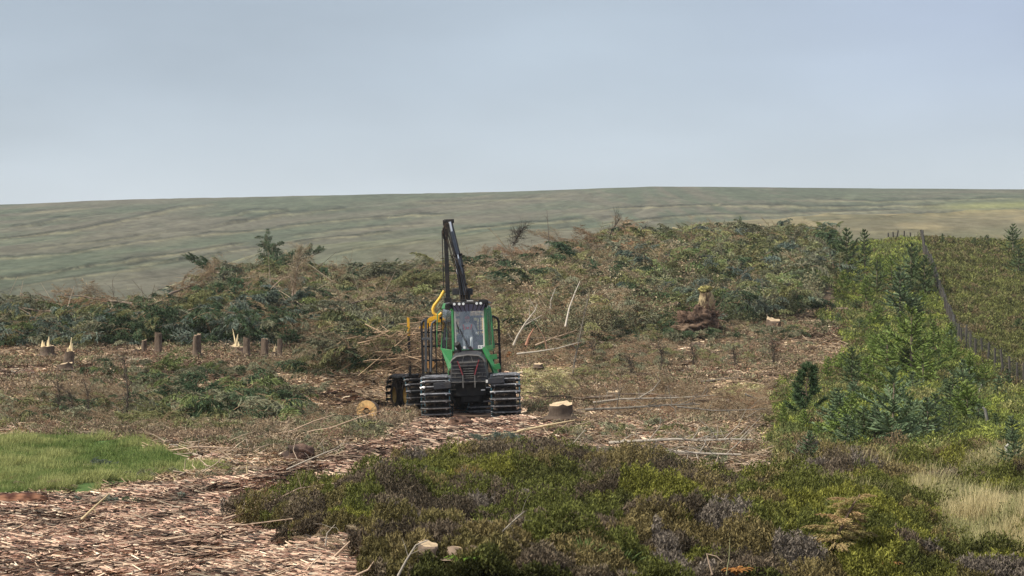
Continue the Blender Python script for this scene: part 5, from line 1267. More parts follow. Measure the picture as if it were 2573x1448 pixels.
p = Part(); p.box((-.13, -.03, .44), (.05, .26, .20), Euler((0, R(-14), 0))).box((.13, -.03, .44), (.05, .26, .20), Euler((0, R(14), 0))).box((0, -.115, .40), (.10, .03, .08)); p.build('brace', M_CAPR, pe, .02, label='red shoulder flashes over the pale shirt')

# ---- the load of branches: a thing lying on the bunk
ld = empty('branch_load', at(985, 900, 81), 'load of long dry branches and green boughs sticking out sideways from the forwarder bunk', 'load')
li = Matrix.Translation(ld.location).inverted()
def lp(px, py, d): v = at(px, py, d) - ld.location; return np.array(v)
a = Acc(); CW = np.array((.38, .27, .18))
for pts, r in (([(800, 897), (830, 878), (865, 853), (905, 845), (960, 834), (985, 832), (1050, 826)], .035), ([(862, 833), (930, 833), (1000, 833), (1060, 838)], .022), ([(905, 868), (960, 858), (1010, 842), (1045, 833), (1085, 812)], .03),
               ([(840, 940), (880, 915), (930, 905), (1000, 902), (1070, 895)], .028), ([(930, 900), (960, 908), (1000, 918), (1060, 906)], .03), ([(945, 890), (975, 905), (1005, 925)], .022), ([(1000, 925), (1030, 922), (1062, 921)], .035),
               ([(1060, 795), (1090, 797), (1040, 797)][:2], .015), ([(1020, 797), (1050, 798), (1075, 803)], .015), ([(925, 925), (960, 920), (1010, 915), (1050, 920)], .025), ([(1072, 926), (1100, 916)], .03), ([(945, 868), (975, 900), (990, 915)], .018),
               ([(1000, 840), (1040, 842), (1070, 830)], .028), ([(960, 862), (1020, 850), (1060, 840)], .028), ([(1000, 815), (1040, 812), (1080, 806)], .02)):
    dd = rng.uniform(79.5, 82); tube(a, [lp(x, y, dd) for x, y in pts], np.linspace(r, r * .45, len(pts))[::-1] if pts[0][0] < 900 else r, CW * rng.uniform(.8, 1.3), k=6)
n = 260; A_ = np.array([lp(rng.uniform(920, 1100), rng.uniform(822, 935), rng.uniform(79.3, 84)) for i in range(n)])
dr = nrm(np.stack([rng.uniform(.5, 1, n), rng.normal(0, .5, n), rng.normal(.12, .45, n)], 1)); ln = rng.uniform(.3, 1.3, n)
sticks(a, A_ - dr * ln[:, None] / 2, A_ + dr * ln[:, None] / 2, rng.uniform(.008, .026, n), .007, CW * rng.uniform(.4, 1.7, (n, 1)))
a.build('stems', M_WOOD, ld)
tube_end = Acc(); tube(tube_end, [lp(1080, 915, 79.2), lp(1082, 905, 80.5)], [.17, .16], (.22, .15, .1), k=14, Ccap=(.55, .30, .12)); tube_end.build('log', M_WOOD, ld)
a = Acc(); w_ = Acc()
for i in range(150):
    u = rng.random() ** .8; px = 1050 - 265 * u; py = 850 + 60 * u + rng.uniform(-25, 55 if px > 900 else 40); dd = rng.uniform(79.5, 83)
    kk = 'green' if rng.random() < .62 else 'brown'; w, l = BOUGH[kk][rng.integers(NB)]
    s = rng.uniform(.35, .75); M = mat4(eul(rng.normal(0, .4), -rng.uniform(-.7, .15) * -1, math.pi + rng.normal(0, .6)), lp(px, py, dd), s)
    w_.merge(w, M, WOODT * rng.uniform(.6, 1.1)); 
    if l.n: a.merge(l, M, np.array(TINTS[('olive', 'deep', 'grey')[i % 3]] if kk == 'green' else TINTS[('brown', 'dun')[i % 2]]) * rng.uniform(.6, 1.15))
for i in range(230):
    px = rng.uniform(975, 1262); py = rng.uniform(835, 935) if px < 1110 else rng.uniform(850, 930); dd = rng.uniform(80.2, 84)
    w, l = BOUGH['brown' if i % 4 else 'bare'][rng.integers(NB)]; M = mat4(eul(rng.normal(0, .6), rng.normal(0, .35), math.pi + rng.normal(0, .7)), lp(px + 25, py, dd), rng.uniform(.3, .6))
    w_.merge(w, M, WOODT * rng.uniform(.5, 1.3))
    if l.n: a.merge(l, M, np.array(TINTS[('brown', 'dun', 'rust')[i % 3]]) * rng.uniform(.4, 1.0))
a.build('boughs', M_NEEDLE, ld); w_.build('twigs', M_WOOD, ld)
# ================================================================== FENCE
fe = empty('wire_fence', ground(2400, 868), 'long wire mesh fence with grey wooden posts climbing the right-hand slope', 'fence')
fo = fe.location.copy()
FL = [(2780, 1120), (2660, 1040), (2573, 985), (2500, 935), (2440, 897), (2402, 862), (2385, 815), (2368, 765), (2352, 720), (2340, 680), (2322, 650)]
nodes = [ground(x, y) for x, y in FL]
for px in (2316, 2306, 2292, 2278, 2262, 2246, 2232):      # along the brow
    dd = np.arange(170, 240, 1.0); xx_ = (px - 1286.5) / F * dd; el = (H(xx_, dd) - CH) / dd; d = float(dd[np.argmax(el)]) + 3
    x = (px - 1286.5) / F * d; nodes.append(Vector((x, d, float(H(x, d)))))
path_ = []; tot = 0
seg = [(nodes[i + 1] - nodes[i]).length for i in range(len(nodes) - 1)]
def on_path(s):
    for i, l in enumerate(seg):
        if s <= l: return nodes[i].lerp(nodes[i + 1], s / l)
        s -= l
    return nodes[-1]
total = sum(seg); s = 0; posts = []
M_POST = mat('weathered_post', (.065, .058, .052), .9, noise=(9, .45, (1, 1, .3)))
M_WIRE = mat('galvanised_wire', (.12, .12, .12), .5, metal=.4)
pm = None
while s < total:
    q = on_path(s); q.z = float(H(q.x, q.y)); posts.append(q.copy()); s += 1.85 + rng.uniform(-.15, .15)
pmesh = []
for v in range(3):
    a = Acc(); hh = 1.22 + .08 * v; tube(a, [(0, 0, -.2), (.01 * v, 0, .5), (.02 - .02 * v, .01, hh)], [.050, .048, .042], (1, 1, 1), k=8); o = a.build('post', M_POST, fe); pmesh.append(o)
for i, q in enumerate(posts):
    o = pmesh[i] if i < 3 else pmesh[i % 3].copy()
    if i >= 3: COL.objects.link(o); o.parent = fe; o.name = 'post'
    o.location = q - fo; o.rotation_euler = (rng.normal(0, .035), rng.normal(0, .04), rng.uniform(0, 6))
    o.scale = (1.1 + .5 * (q.y > 170), 1.1 + .5 * (q.y > 170), .80)
a = Acc(); Q = np.array([list(q - fo) for q in posts])
for h_, r in ((.12, .004), (.3, .004), (.48, .004), (.66, .004), (.84, .0045), (.98, .005), (1.12, .006)):
    A_ = Q[:-1] + [0, 0, h_]; B_ = Q[1:] + [0, 0, h_]; k_ = np.clip(Q[:-1, 1:2] + fo.y, 60, 240) / 130
    sticks(a, A_, B_, r * k_, r * k_, (1, 1, 1))
for i in range(len(Q) - 1):     # vertical mesh wires
    m = 9 if Q[i][1] + fo.y < 130 else 4
    t = (np.arange(m)[:, None] + .5) / m; b = Q[i] * (1 - t) + Q[i + 1] * t
    sticks(a, b + [0, 0, .05], b + [0, 0, .98], .003 * (Q[i][1] + fo.y) / 80, .003 * (Q[i][1] + fo.y) / 80, (1, 1, 1))
a.build('wire_mesh', M_WIRE, fe)
# old stobs left standing
for i, (px, by, ty, w, lab) in enumerate([(2462, 1012, 968, .055, 'dark old fence stob below the lower fence'), (2479, 1082, 1024, .045, 'slim leaning grey stob left of the split one'), (2507, 1100, 1066, .07, 'split grey stob with a pointed top near the right edge'),
        (2537, 1178, 1118, .04, 'left one of two pale grey stobs in the straw grass at the right edge'), (2556, 1178, 1135, .05, 'right one of two pale grey stobs in the straw grass at the right edge'), (2417, 970, 935, .045, 'short stob among spruces beside the fence'), (2278, 795, 772, .05, 'pale short stob below the bluish spruce')]):
    g = ground(px, by); h_ = (by - ty) * g.y / F; a = Acc()
    tube(a, [(0, 0, -.1), (.01, 0, h_ * .5), (rng.normal(0, .04), 0, h_ * .9), (rng.normal(0, .05), 0, h_)], [w, w * .95, w * .85, w * (.35 if i == 2 else .7)], np.array((.24, .23, .21)) * (1.5 if i in (3, 4, 6) else .8), k=7)
    o = a.build('fence_stob', M_WOOD); o.location = g; tag(o, lab, 'post', 'old fence stobs')

# ================================================================== STUMPS, LOGS AND BRANCHES
BARK = np.array((.115, .085, .065)); CUT = np.array((.62, .42, .22)); PALEW = np.array((.72, .58, .36))
def rough_tube(a, pts, rad, C, k=12, amp=.12, cap=CUT, mcap=None):
    n0 = a.n; tube(a, pts, rad, C, k=k, Ccap=cap)
    V = a.v[-3]; c0 = np.asarray(pts, float).mean(0)
    nz = rng.normal(0, 1, (k,)); 
    return a
def stump(px, by, ty, wpx, lab, name='tall_stump', cut=.5, splinter=0, group=None, lean=0, top_nick=True, dark=1.0, off=0.08, ns=6):
    CUT = np.array((.50, .38, .25)) if name != 'tall_stump' else np.array((.22, .16, .11))
    g = ground(px, by, off=off); d = g.y; h_ = (by - ty) * d / F; r = wpx * d / F / 2
    if name == 'tall_stump': r *= .86
    e = empty(name, g, lab, 'stump', group)
    a = Acc(); k = 14; nr = 7
    prof = [(1.45, -.12), (1.25, .02), (1.08, .12), (1.0, .3), (.97, .6), (.95, .85), (.93, 1.0)]
    ph = rng.uniform(0, 6); V = []; Cc = []
    for (q, t) in prof:
        for j in range(k):
            an = 2 * math.pi * j / k; rr = r * q * (1 + .10 * math.sin(3 * an + ph) + .06 * math.sin(5 * an + ph * 2) * (1 + (q > 1.1)))
            top = 0 if t < .95 else ((.18 * r * math.sin(an) if name == 'cut_stump' else 0) + .10 * r * math.sin(an + ph) * (1 + 2 * cut) + (rng.normal(0, .13) * r if cut >= 1 or splinter else rng.normal(0, .08) * r))
            V.append((rr * math.cos(an) + lean * h_ * t, rr * math.sin(an), h_ * t + top)); Cc.append(BARK * dark * rng.uniform(.7, 1.35))
    f = [[i * k + j, i * k + (j + 1) % k, (i + 1) * k + (j + 1) % k, (i + 1) * k + j] for i in range(nr - 1) for j in range(k)]
    a.add(V, f, Cc); a.build('bark', M_WOOD, e)
    b = Acc(); ring = V[-k:]; c0 = np.mean(ring, 0); c0 = (np.mean(ring[:k], 0)); v = [list(x) for x in ring] + [list(c0 + [0, 0, .004])] + [list(np.array(c0) * .45 + np.array(x) * .55) for x in ring]
    cc = [CUT * rng.uniform(.85, 1.15) for _ in ring] + [CUT * .75] + [CUT * rng.uniform(.95, 1.2) for _ in ring]
    f = [[j, (j + 1) % k, k + 1 + (j + 1) % k, k + 1 + j] for j in range(k)]; b.add(v, f, cc); b.f.append(np.array([[k + 1 + j, k + 1 + (j + 1) % k, k] for j in range(k)])); b.m.append(0)
    b.build('cut_face', M_WOOD, e)
    if splinter:
        s_ = Acc()
        for j in range(ns):
            an = rng.uniform(0, 6.28); rr = r * rng.uniform(.1, .8); hh = splinter * (1.0 if j == 0 else rng.uniform(.2, .75))
            p0 = np.array([rr * math.cos(an) + lean * h_, rr * math.sin(an) * .6, h_ * .93]); p1 = p0 + [rng.normal(0, .12) * hh, rng.normal(0, .1) * hh, hh]
            w0 = r * rng.uniform(.12, .30); sd = np.array([1, rng.normal(0, .4), 0]); sd /= np.linalg.norm(sd); dp = np.array([0, .03, 0])
            v = [p0 - sd * w0, p0 + sd * w0, p1 + sd * w0 * .15, p1 - sd * w0 * .1, p0 - sd * w0 + dp, p0 + sd * w0 + dp, p1 + sd * w0 * .15 + dp, p1 - sd * w0 * .1 + dp]
            s_.add(v, [[0, 1, 2, 3], [5, 4, 7, 6], [1, 5, 6, 2], [4, 0, 3, 7], [3, 2, 6, 7]], PALEW * rng.uniform(.8, 1.1))
        s_.build('splinter', M_WOOD, e)
    return e
G1 = 'row of tall stumps along the foot of the brash'
stump(362, 889, 856, 15, 'short dark tall-cut stump at the left end of the stump row', group=G1, cut=1)
stump(398, 892, 838, 22, 'thick tall stump second in the row standing before olive boughs', group=G1)
stump(494, 894, 842, 24, 'tallest stump, in the middle of the row, with a nicked top', group=G1, cut=1.4)
stump(620, 894, 850, 21, 'tall stump with a side sliver right of the pale splinter', group=G1, cut=1.2)
stump(666, 896, 853, 22, 'broad tall stump at the right end of the row', group=G1)
stump(703, 896, 855, 15, 'slim grey tall stump last in the row', group=G1, cut=1.5)
stump(597, 885, 872, 36, 'low stump with one long pale splinter pointing up', 'splintered_stump', splinter=.75, group='splintered stumps', dark=1.6, ns=3)
stump(118, 893, 872, 34, 'splintered stump at far left with pinkish torn wood', 'splintered_stump', splinter=.42, group='splintered stumps')
stump(172, 917, 886, 26, 'leaning splintered stump with tall bright yellow splinters', 'splintered_stump', splinter=.62, group='splintered stumps', lean=.1)
stump(163, 930, 916, 40, 'low stump with a bright cut face just below the yellow splinters', 'cut_stump', group='low cut stumps')
stump(688, 900, 884, 14, 'torn pale shards at the foot of the last tall stumps', 'splintered_stump', splinter=.35, group='splintered stumps')
stump(345, 888, 878, 22, 'pale topped low stump left of the stump row', 'cut_stump', group='low cut stumps', splinter=.12)
stump(1408, 1048, 1015, 62, 'broad dark cut stump with a whitish top right of the machine', 'cut_stump', cut=.1, group='low cut stumps', dark=.7, off=.2)
stump(1541, 995, 986, 38, 'low pale topped stump behind the broad dark one', 'cut_stump', cut=.1, group='low cut stumps', dark=.8)
stump(1945, 826, 806, 36, 'pale tilted cut stump at the right foot of the brash heap', 'cut_stump', cut=.8, group='low cut stumps')
stump(1352, 925, 916, 24, 'small pale topped stump on the yellow moss', 'cut_stump', cut=.1, group='low cut stumps')
stump(1175, 1404, 1384, 112, 'crumbling orange stump in the near heather', 'cut_stump', cut=1.2, group='low cut stumps', dark=2.2, off=.12)
stump(1078, 1400, 1370, 52, 'grey weathered stump left of the crumbling orange one', 'cut_stump', cut=.8, group='low cut stumps', dark=1.5, off=.12)
for (px, py, w) in ((1748, 862, 26), (1838, 897, 22), (1895, 899, 30), (1925, 908, 24), (1732, 909, 26), (1800, 884, 30), (1702, 925, 24), (1852, 934, 26), (1660, 905, 20), (1975, 870, 22), (1620, 940, 24), (1790, 955, 26)):
    stump(px, py + 3, py - 2, w * .8, 'small pale cut stump, one of the scatter on the brown clearing below the root plate', 'cut_stump', cut=.1, group='small pale stumps on the clearing', dark=1.3, off=.05)
# logs with a sawn face towards the camera
def log(px, py, wpx, lab, length=1.0, yaw=0.0, pitch=0.0, d=None, col=CUT):
    g = ground(px, py + wpx * .5) if d is None else at(px, py, d); dd = g.y; r = wpx * dd / F / 2
    if d is None: g = Vector((g.x, g.y, g.z + r * 1.1))
    e = empty('log', g, lab, 'log'); a = Acc(); k = 16
    dirv = np.array([math.sin(yaw) * math.cos(pitch), math.cos(yaw) * math.cos(pitch), math.sin(pitch)])
    tube(a, [dirv * t for t in (0, length * .5, length)], [r, r * .97, r * .9], BARK * 1.1, k=k, Ccap=col); a.build('bark', M_WOOD, e)
    b = Acc(); u = np.cross(dirv, [0, 0, 1.]); u /= np.linalg.norm(u); w = np.cross(u, dirv); prev = [list(-dirv * .012)]; rings = []
    for q in (.3, .62, .9):
        rings.append([list(-dirv * .012 + (u * math.cos(2 * math.pi * j / k) + w * math.sin(2 * math.pi * j / k)) * r * q) for j in range(k)])
    v = prev + sum(rings, []); cc = [col * .6] + [col * np.array((.8, .62, .55)) * rng.uniform(.55, 1.3) for _ in range(k)] + [col * rng.uniform(.9, 1.15) for _ in range(k)] + [col * rng.uniform(.8, 1.1) for _ in range(k)]
    b.add(v, [[1 + i * k + j, 1 + i * k + (j + 1) % k, 1 + (i + 1) * k + (j + 1) % k, 1 + (i + 1) * k + j] for i in range(2) for j in range(k)], cc); b.f.append(np.array([[0, 1 + j, 1 + (j + 1) % k] for j in range(k)])); b.m.append(0)
    b.build('sawn_face', M_WOOD, e); return e
log(921, 1036, 54, 'thick log with a bright orange sawn face left of the rear wheels', .45, .25, -.03, col=np.array((.62, .40, .18)))
log(1278, 893, 18, 'small log with an orange sawn face right of the headboard', 1.0, -.3, .1, col=np.array((.70, .34, .16)))
log(550, 845, 11, 'pale log end poking out of the dark hollow', 1.2, .2, .05, d=98)
log(1453, 625, 12, 'left one of a pair of pale log ends high in the heap', 1.5, -.3, -.1, d=166)
log(1465, 628, 12, 'right one of a pair of pale log ends high in the heap', 1.5, -.5, -.1, d=165)
log(1529, 653, 13, 'pale log end under the tallest brown tops', 2.2, -1.1, -.25, d=158)
log(970, 693, 12, 'orange log end in the brash halfway to the crane', 1.2, .2, -.1, d=144)
log(1782, 842, 13, 'pinkish log end at the foot of the root plate', 1.1, .1, .05)
# bare stems and poles: each its own thing
GREYW = np.array((.36, .32, .27)); PINKW = np.array((.46, .34, .25)); DKW = np.array((.09, .075, .06))
def stem(name, pts, wpx, lab, cat, col=GREYW, d=None, d2=None, stubs=0, stublen=.35, group=None, twigs=0, tap=.35, upbias=.4, off=.10):
    """a bare stem through photo points; the first point stands on the ground unless depths are given"""
    if d is None:
        g = ground(*pts[0]); hz_ = [int(zone(np.array([q.x]), np.array([q.y]))[0]) == HEATH for q in (g, ground(*pts[len(pts) // 2]))]
        g = ground(*pts[0], off=max(off, .2) if any(hz_) else off)
        d = g.y
    d2 = d if d2 is None else d2
    n = len(pts); P = []
    for i, (x, y) in enumerate(pts):
        v = at(x, y, d + (d2 - d) * i / max(n - 1, 1)); v.z = max(v.z, float(H(v.x, v.y)) + .02 + off * .6); P.append(v)
    o0 = P[0].copy(); P = [np.array(v - o0) for v in P]; r = wpx * d / F / 2
    a = Acc(); C = np.asarray(col); tube(a, P, np.linspace(r, r * tap, n), C, k=7, Ccap=CUT * 1.1)
    PP = np.array(P)
    if stubs:
        t = rng.uniform(.05, .97, stubs); B, T = along(PP, t); D = nrm(T * .5 + rng.normal(0, .6, (stubs, 3)) + [0, -.1, upbias * .5]); L_ = stublen * rng.uniform(.3, 1.4, stubs)
        M1 = B + D * (L_ * .55)[:, None]; D2 = nrm(D + rng.normal(0, .35, (stubs, 3)) + [0, 0, -.15])
        sticks(a, B, M1, r * .35, r * .25, C * .8); sticks(a, M1, M1 + D2 * (L_ * .45)[:, None], r * .25, r * .12, C * .8)
        if twigs:
            k = stubs * twigs; ii = rng.integers(0, stubs, k); b = B[ii] + D[ii] * (L_[ii] * rng.uniform(.3, 1, k))[:, None]; dd = nrm(D[ii] * .6 + rng.normal(0, .6, (k, 3)) + [0, 0, -.1])
            sticks(a, b, b + dd * (L_[ii] * rng.uniform(.3, .7, k))[:, None], r * .16, r * .07, C * .75)
    o = a.build(name, M_WOOD, smooth=True); o.location = o0; tag(o, lab, cat, group); return o
ST = stem
ST('felled_pole', [(1530, 1114), (1600, 1109), (1700, 1104), (1760, 1108), (1830, 1104), (1890, 1105)], 9, 'upper of two long mossy grey poles lying parallel at the heather edge', 'pole', GREYW * 1.1, off=.22, stubs=22, stublen=.7, tap=.45, group='two bare poles lying at the heather edge', twigs=1)
ST('felled_pole', [(1600, 1136), (1680, 1134), (1760, 1140), (1862, 1143)], 9, 'lower and shorter of two long grey poles at the heather edge', 'pole', GREYW * 1.15, off=.22, stubs=20, stublen=.6, tap=.6, group='two bare poles lying at the heather edge', twigs=1)
ST('branch', [(560, 1305), (600, 1292), (690, 1258), (750, 1228), (830, 1216), (900, 1214), (948, 1222)], 5.5, 'long curved bare branch arching from chip track onto the heather', 'branch', PINKW * .9, stubs=14, stublen=.4)
ST('branch', [(500, 1318), (610, 1320), (700, 1308), (760, 1300)], 5, 'pale branch lying along the edge of chips and heather', 'branch', PINKW, stubs=8, stublen=.2)
ST('branch', [(205, 1306), (240, 1272), (275, 1240)], 8, 'short thick peeled branch slanting up from the chip track', 'branch', PALEW * .75, stubs=2)
ST('branch', [(470, 1062), (510, 1072), (555, 1096), (600, 1100), (640, 1122)], 5, 'crooked pale branch over the olive bough by the grass patch', 'branch', PINKW * 1.2, stubs=6)
ST('branch', [(430, 1132), (500, 1122), (580, 1126), (660, 1130)], 4.5, 'straight pale branch lying above the right end of the grass patch', 'branch', PINKW * 1.2, stubs=5)
ST('branch', [(425, 1118), (450, 1135), (490, 1172), (500, 1200)], 4, 'thin arched twig at the right end of the grass patch', 'branch', GREYW, stubs=5)
ST('branch', [(555, 1152), (570, 1178), (590, 1196)], 6, 'whitish peeled stick leaning at the right end of the grass patch', 'branch', PALEW)
ST('branch', [(622, 1190), (620, 1175), (624, 1165)], 5, 'small forked pale snag at the edge of the chip track', 'branch', PALEW * .8, stubs=3)
ST('branch', [(740, 1095), (790, 1082), (830, 1076), (900, 1050), (960, 1032)], 5, 'long thin branch propped against the orange disc log', 'branch', PINKW, stubs=6)
ST('branch', [(650, 1100), (730, 1084), (790, 1058), (840, 1042)], 5, 'forked pale branch lying left of the disc log', 'branch', PINKW, stubs=8, stublen=.5)
ST('branch', [(720, 1180), (800, 1145), (850, 1125), (860, 1112)], 4.5, 'bent grey branch over the brown root clump beside the chip track', 'branch', GREYW, stubs=5)
ST('branch', [(1000, 1448), (1020, 1410), (1045, 1370), (1075, 1358)], 7, 'arched grey branch rising from the bottom edge in front of the grey stump', 'branch', GREYW, stubs=4, stublen=.15)
ST('branch', [(895, 1446), (925, 1432), (940, 1410)], 7, 'pale bent branch at the bottom edge beside the chip track', 'branch', PINKW)
ST('branch', [(838, 1402), (860, 1380), (880, 1360)], 8, 'short reddish stick standing slanted in the near heather', 'branch', PINKW * 1.1)
ST('branch', [(818, 1372), (822, 1340), (842, 1318)], 4.5, 'thin grey twig bent over in the near heather', 'branch', GREYW, stubs=2)
ST('branch', [(1212, 1362), (1260, 1338), (1300, 1300), (1318, 1285)], 5, 'bare slanting branch with hanging side twigs in the middle of the heather', 'branch', GREYW * .9, stubs=10, stublen=.2, upbias=-1)
ST('branch', [(1790, 1444), (1783, 1420), (1776, 1392), (1800, 1398), (1815, 1412)], 5, 'hooked pale stick by the orange dead fern at the bottom edge', 'branch', PINKW)
ST('branch', [(1825, 1444), (1832, 1400), (1834, 1352)], 2.6, 'thin upright straw stalk behind the orange dead fern', 'stalk', np.array((.34, .34, .18)))
ST('branch', [(1300, 1085), (1380, 1068), (1445, 1056)], 8, 'long pale split pole lying on the track right of the machine', 'pole', PALEW * .72, stubs=3)
ST('branch', [(1190, 1098), (1300, 1086), (1330, 1075)], 6, 'peeled pole lying on the track in front of the machine', 'pole', PALEW * .7)
ST('branch', [(1392, 1070), (1460, 1082), (1540, 1096)], 4.5, 'thin pale pole running from track to upper grey pole', 'branch', PINKW * .8, stubs=8)
ST('branch', [(1390, 1132), (1440, 1115), (1470, 1080)], 5, 'slanting stick over the bark litter right of the track', 'branch', GREYW, stubs=3)
ST('branch', [(1400, 1125), (1480, 1135), (1530, 1148)], 4.5, 'curved grey branch at the top edge of the heather', 'branch', GREYW, stubs=6)
ST('branch', [(1490, 1012), (1560, 1003), (1700, 1000), (1800, 993)], 6, 'long thin grey pole lying along the top of the brushwood pile', 'pole', GREYW * .9, stubs=16, stublen=.6, upbias=1.2, off=.5)
ST('branch', [(1470, 1030), (1560, 1026), (1680, 1018), (1760, 1016)], 8, 'mossy dark pole lying in the brushwood right of the cut stump', 'pole', GREYW * .5, stubs=20, stublen=.7, twigs=2, off=.5)
ST('branch', [(1700, 1022), (1790, 1042), (1850, 1034), (1925, 1034)], 4.5, 'dark branch hooked down at the right end of the brushwood pile', 'branch', GREYW * .6, stubs=12, stublen=.6, twigs=2, off=.5)
ST('branch', [(1870, 990), (1900, 1020), (1920, 1050)], 5, 'arched dark branch at the right end of the brushwood', 'branch', GREYW * .6, stubs=4, off=.5)
ST('branch', [(1600, 1004), (1640, 980), (1660, 955)], 4.5, 'slanting twig pointing up from the brushwood pile', 'branch', GREYW * .8, stubs=3, off=.5)
ST('branch', [(1760, 960), (1830, 974), (1900, 980)], 6, 'dark weathered pole at the top of the yellow moss patch', 'pole', GREYW * .5, stubs=4)
ST('leaning_stem', [(1438, 948), (1445, 900), (1455, 855), (1466, 800), (1480, 740)], 4.5, 'tallest bare leaning sapling stem right of the machine', 'dead sapling', GREYW * .6, stubs=30, stublen=.45, twigs=3, group='bare leaning stems right of the machine', upbias=1)
ST('leaning_stem', [(1420, 822), (1430, 775), (1445, 735), (1457, 708)], 5, 'whitish bare stem bending to the right high above the stump', 'dead sapling', GREYW * 1.3, d=100, d2=103, group='bare leaning stems right of the machine')
ST('leaning_stem', [(1383, 780), (1384, 755), (1396, 724)], 5, 'short whitish bare stem left of the bending one', 'dead sapling', GREYW * 1.2, d=104, group='bare leaning stems right of the machine')
ST('leaning_stem', [(1290, 868), (1300, 845), (1320, 812), (1345, 780), (1350, 765)], 6, 'forked whitish stem leaning right beside the headboard', 'dead sapling', GREYW * 1.35, d=88, stubs=6, stublen=.7, group='bare leaning stems right of the machine', upbias=1.4)
ST('leaning_stem', [(1318, 818), (1340, 805), (1362, 792)], 4, 'thin side fork crossing the whitish leaning stem', 'dead sapling', GREYW * 1.2, d=88, group='bare leaning stems right of the machine')
ST('leaning_stem', [(1322, 868), (1330, 845), (1341, 826)], 8, 'short red brown splintered stem between the leaning ones', 'dead sapling', np.array((.42, .22, .15)), d=88)
ST('leaning_stem', [(1375, 880), (1368, 850), (1345, 810)], 5, 'reddish bare stem leaning left over the brushwood', 'dead sapling', np.array((.30, .19, .13)), d=90, stubs=5)
ST('branch', [(1298, 890), (1350, 884), (1400, 876), (1450, 862)], 6, 'long pale stem lying at the foot of the leaning stems', 'pole', GREYW * 1.15, d=88, stubs=5)
ST('branch', [(1345, 868), (1390, 850), (1450, 830)], 5, 'fawn stem lying just above the long pale one', 'pole', PINKW * .85, d=91, stubs=8, stublen=.7)
ST('broken_trunk', [(748, 765), (740, 730), (733, 705), (728, 687)], 9, 'pale broken trunk standing up out of the left brash mound', 'dead tree', PINKW, d=112, stubs=4)
ST('branch', [(731, 694), (710, 700), (692, 715), (680, 727)], 4.5, 'bare limb arching down left from the pale broken trunk', 'branch', PINKW * .8, d=112)
ST('dead_pole', [(288, 760), (284, 730), (282, 700)], 2.4, 'hair thin bare sapling on the skyline at left', 'dead sapling', DKW * 1.5, d=124, stubs=5, stublen=.6)
ST('dead_pole', [(1380, 618), (1378, 580), (1374, 528)], 2.4, 'thin bare sapling standing alone on the skyline', 'dead sapling', DKW * 1.6, d=172, stubs=6, stublen=.9, upbias=2)
ST('dead_pole', [(1510, 645), (1522, 610), (1540, 578), (1556, 552)], 5, 'dark stem leaning right on the skyline of the right heap', 'dead sapling', DKW, d=172, stubs=18, stublen=1.1, twigs=3, upbias=1.4)
ST('dead_pole', [(1530, 648), (1570, 620), (1610, 595), (1625, 578)], 4.5, 'dark stem leaning far right across the right heap', 'dead sapling', DKW, d=172, stubs=16, stublen=1.1, twigs=3, upbias=1)
ST('dead_pole', [(1288, 618), (1300, 595), (1318, 568)], 4, 'dark feathery stem leaning right on the skyline', 'dead sapling', DKW * .9, d=172, stubs=70, stublen=.9, twigs=5, upbias=.2)
ST('dead_pole', [(1690, 573), (1712, 578)], 5, 'short whitish stub sticking from the skyline brash', 'branch', PALEW * .8, d=190)
ST('fence_pole', [(2072, 698), (2110, 692), (2140, 688)], 5, 'pale pole lying across the upper end of the green strip', 'pole', GREYW * 1.1, d=150)
for x, t_, b_ in ((318, 905, 1062), (146, 950, 1040), (220, 965, 1062), (180, 985, 1060), (1740, 870, 925), (1660, 862, 930), (1845, 880, 925), (1942, 850, 915), (1490, 868, 905), (1585, 905, 950)):
    dd = None
    ST('dead_sapling', [(x, b_), (x + 3, (b_ + t_) / 2), (x - 5, t_)], 3.6 if x != 318 else 6.5, {318: 'tallest dark dead sapling, with a bare pointed tip, behind the grass patch', 146: 'thin dead sapling at far left behind the grass patch', 220: 'dead sapling between the tallest one and the thin far left one', 180: 'short dead sapling near the thin far left one', 1740: 'dead sapling straight below the root plate', 1660: 'dead sapling left below the root plate', 1845: 'dead sapling right below the root plate', 1942: 'tiered dark dead sapling on the cleared ground at right', 1490: 'dead twiggy sapling on the brown litter right of the leaning stems', 1585: 'low dead sapling in the middle of the brown litter'}[x],
       'dead sapling', DKW * 1.2, stubs=46, stublen=.42, twigs=3, group='dead saplings on the cleared ground', upbias=.5, tap=.25)

# ---- root plate of the wind-thrown tree
g = ground(1768, 850); sc = g.y / F
e = empty('root_plate', g, 'upturned root plate with brown soil and a mossy yellow top beneath the fresh green brash', 'root plate')
def lump(c, r, col1, col2, seed, n=26, amp=.35, name='soil', mt=None):
    th, ph = np.meshgrid(np.linspace(0, 2 * math.pi, n * 2, endpoint=False), np.linspace(.02, math.pi - .02, n)); X = np.sin(ph) * np.cos(th); Y = np.sin(ph) * np.sin(th); Z = np.cos(ph)
    q = 1 + amp * (fbm(X * 2 + 5 + Z * 1.3, Y * 2 + Z * 2.2, seed, 5, .62) - .5) * 2
    v = np.stack([c[0] + X * q * r[0], c[1] + Y * q * r[1], c[2] + Z * q * r[2]], -1).reshape(-1, 3); idx = np.arange(n * 2 * n).reshape(n, n * 2); nx = np.roll(idx, -1, 1)
    f = np.stack([idx[:-1].ravel(), idx[1:].ravel(), nx[1:].ravel(), nx[:-1].ravel()], 1); k = fbm(v[:, 0] * 5, v[:, 2] * 5 + v[:, 1], seed + 9, 4)
    a = Acc(); a.add(v, f, mixc(col1, col2, sstep(.4, .62, k))); return a.build(name, mt or M_WOOD, e, smooth=False)
lump((-6 * sc, 0, 40 * sc), (50 * sc, .5, 38 * sc), (.05, .032, .024), (.16, .105, .075), 301, n=50, amp=.62)
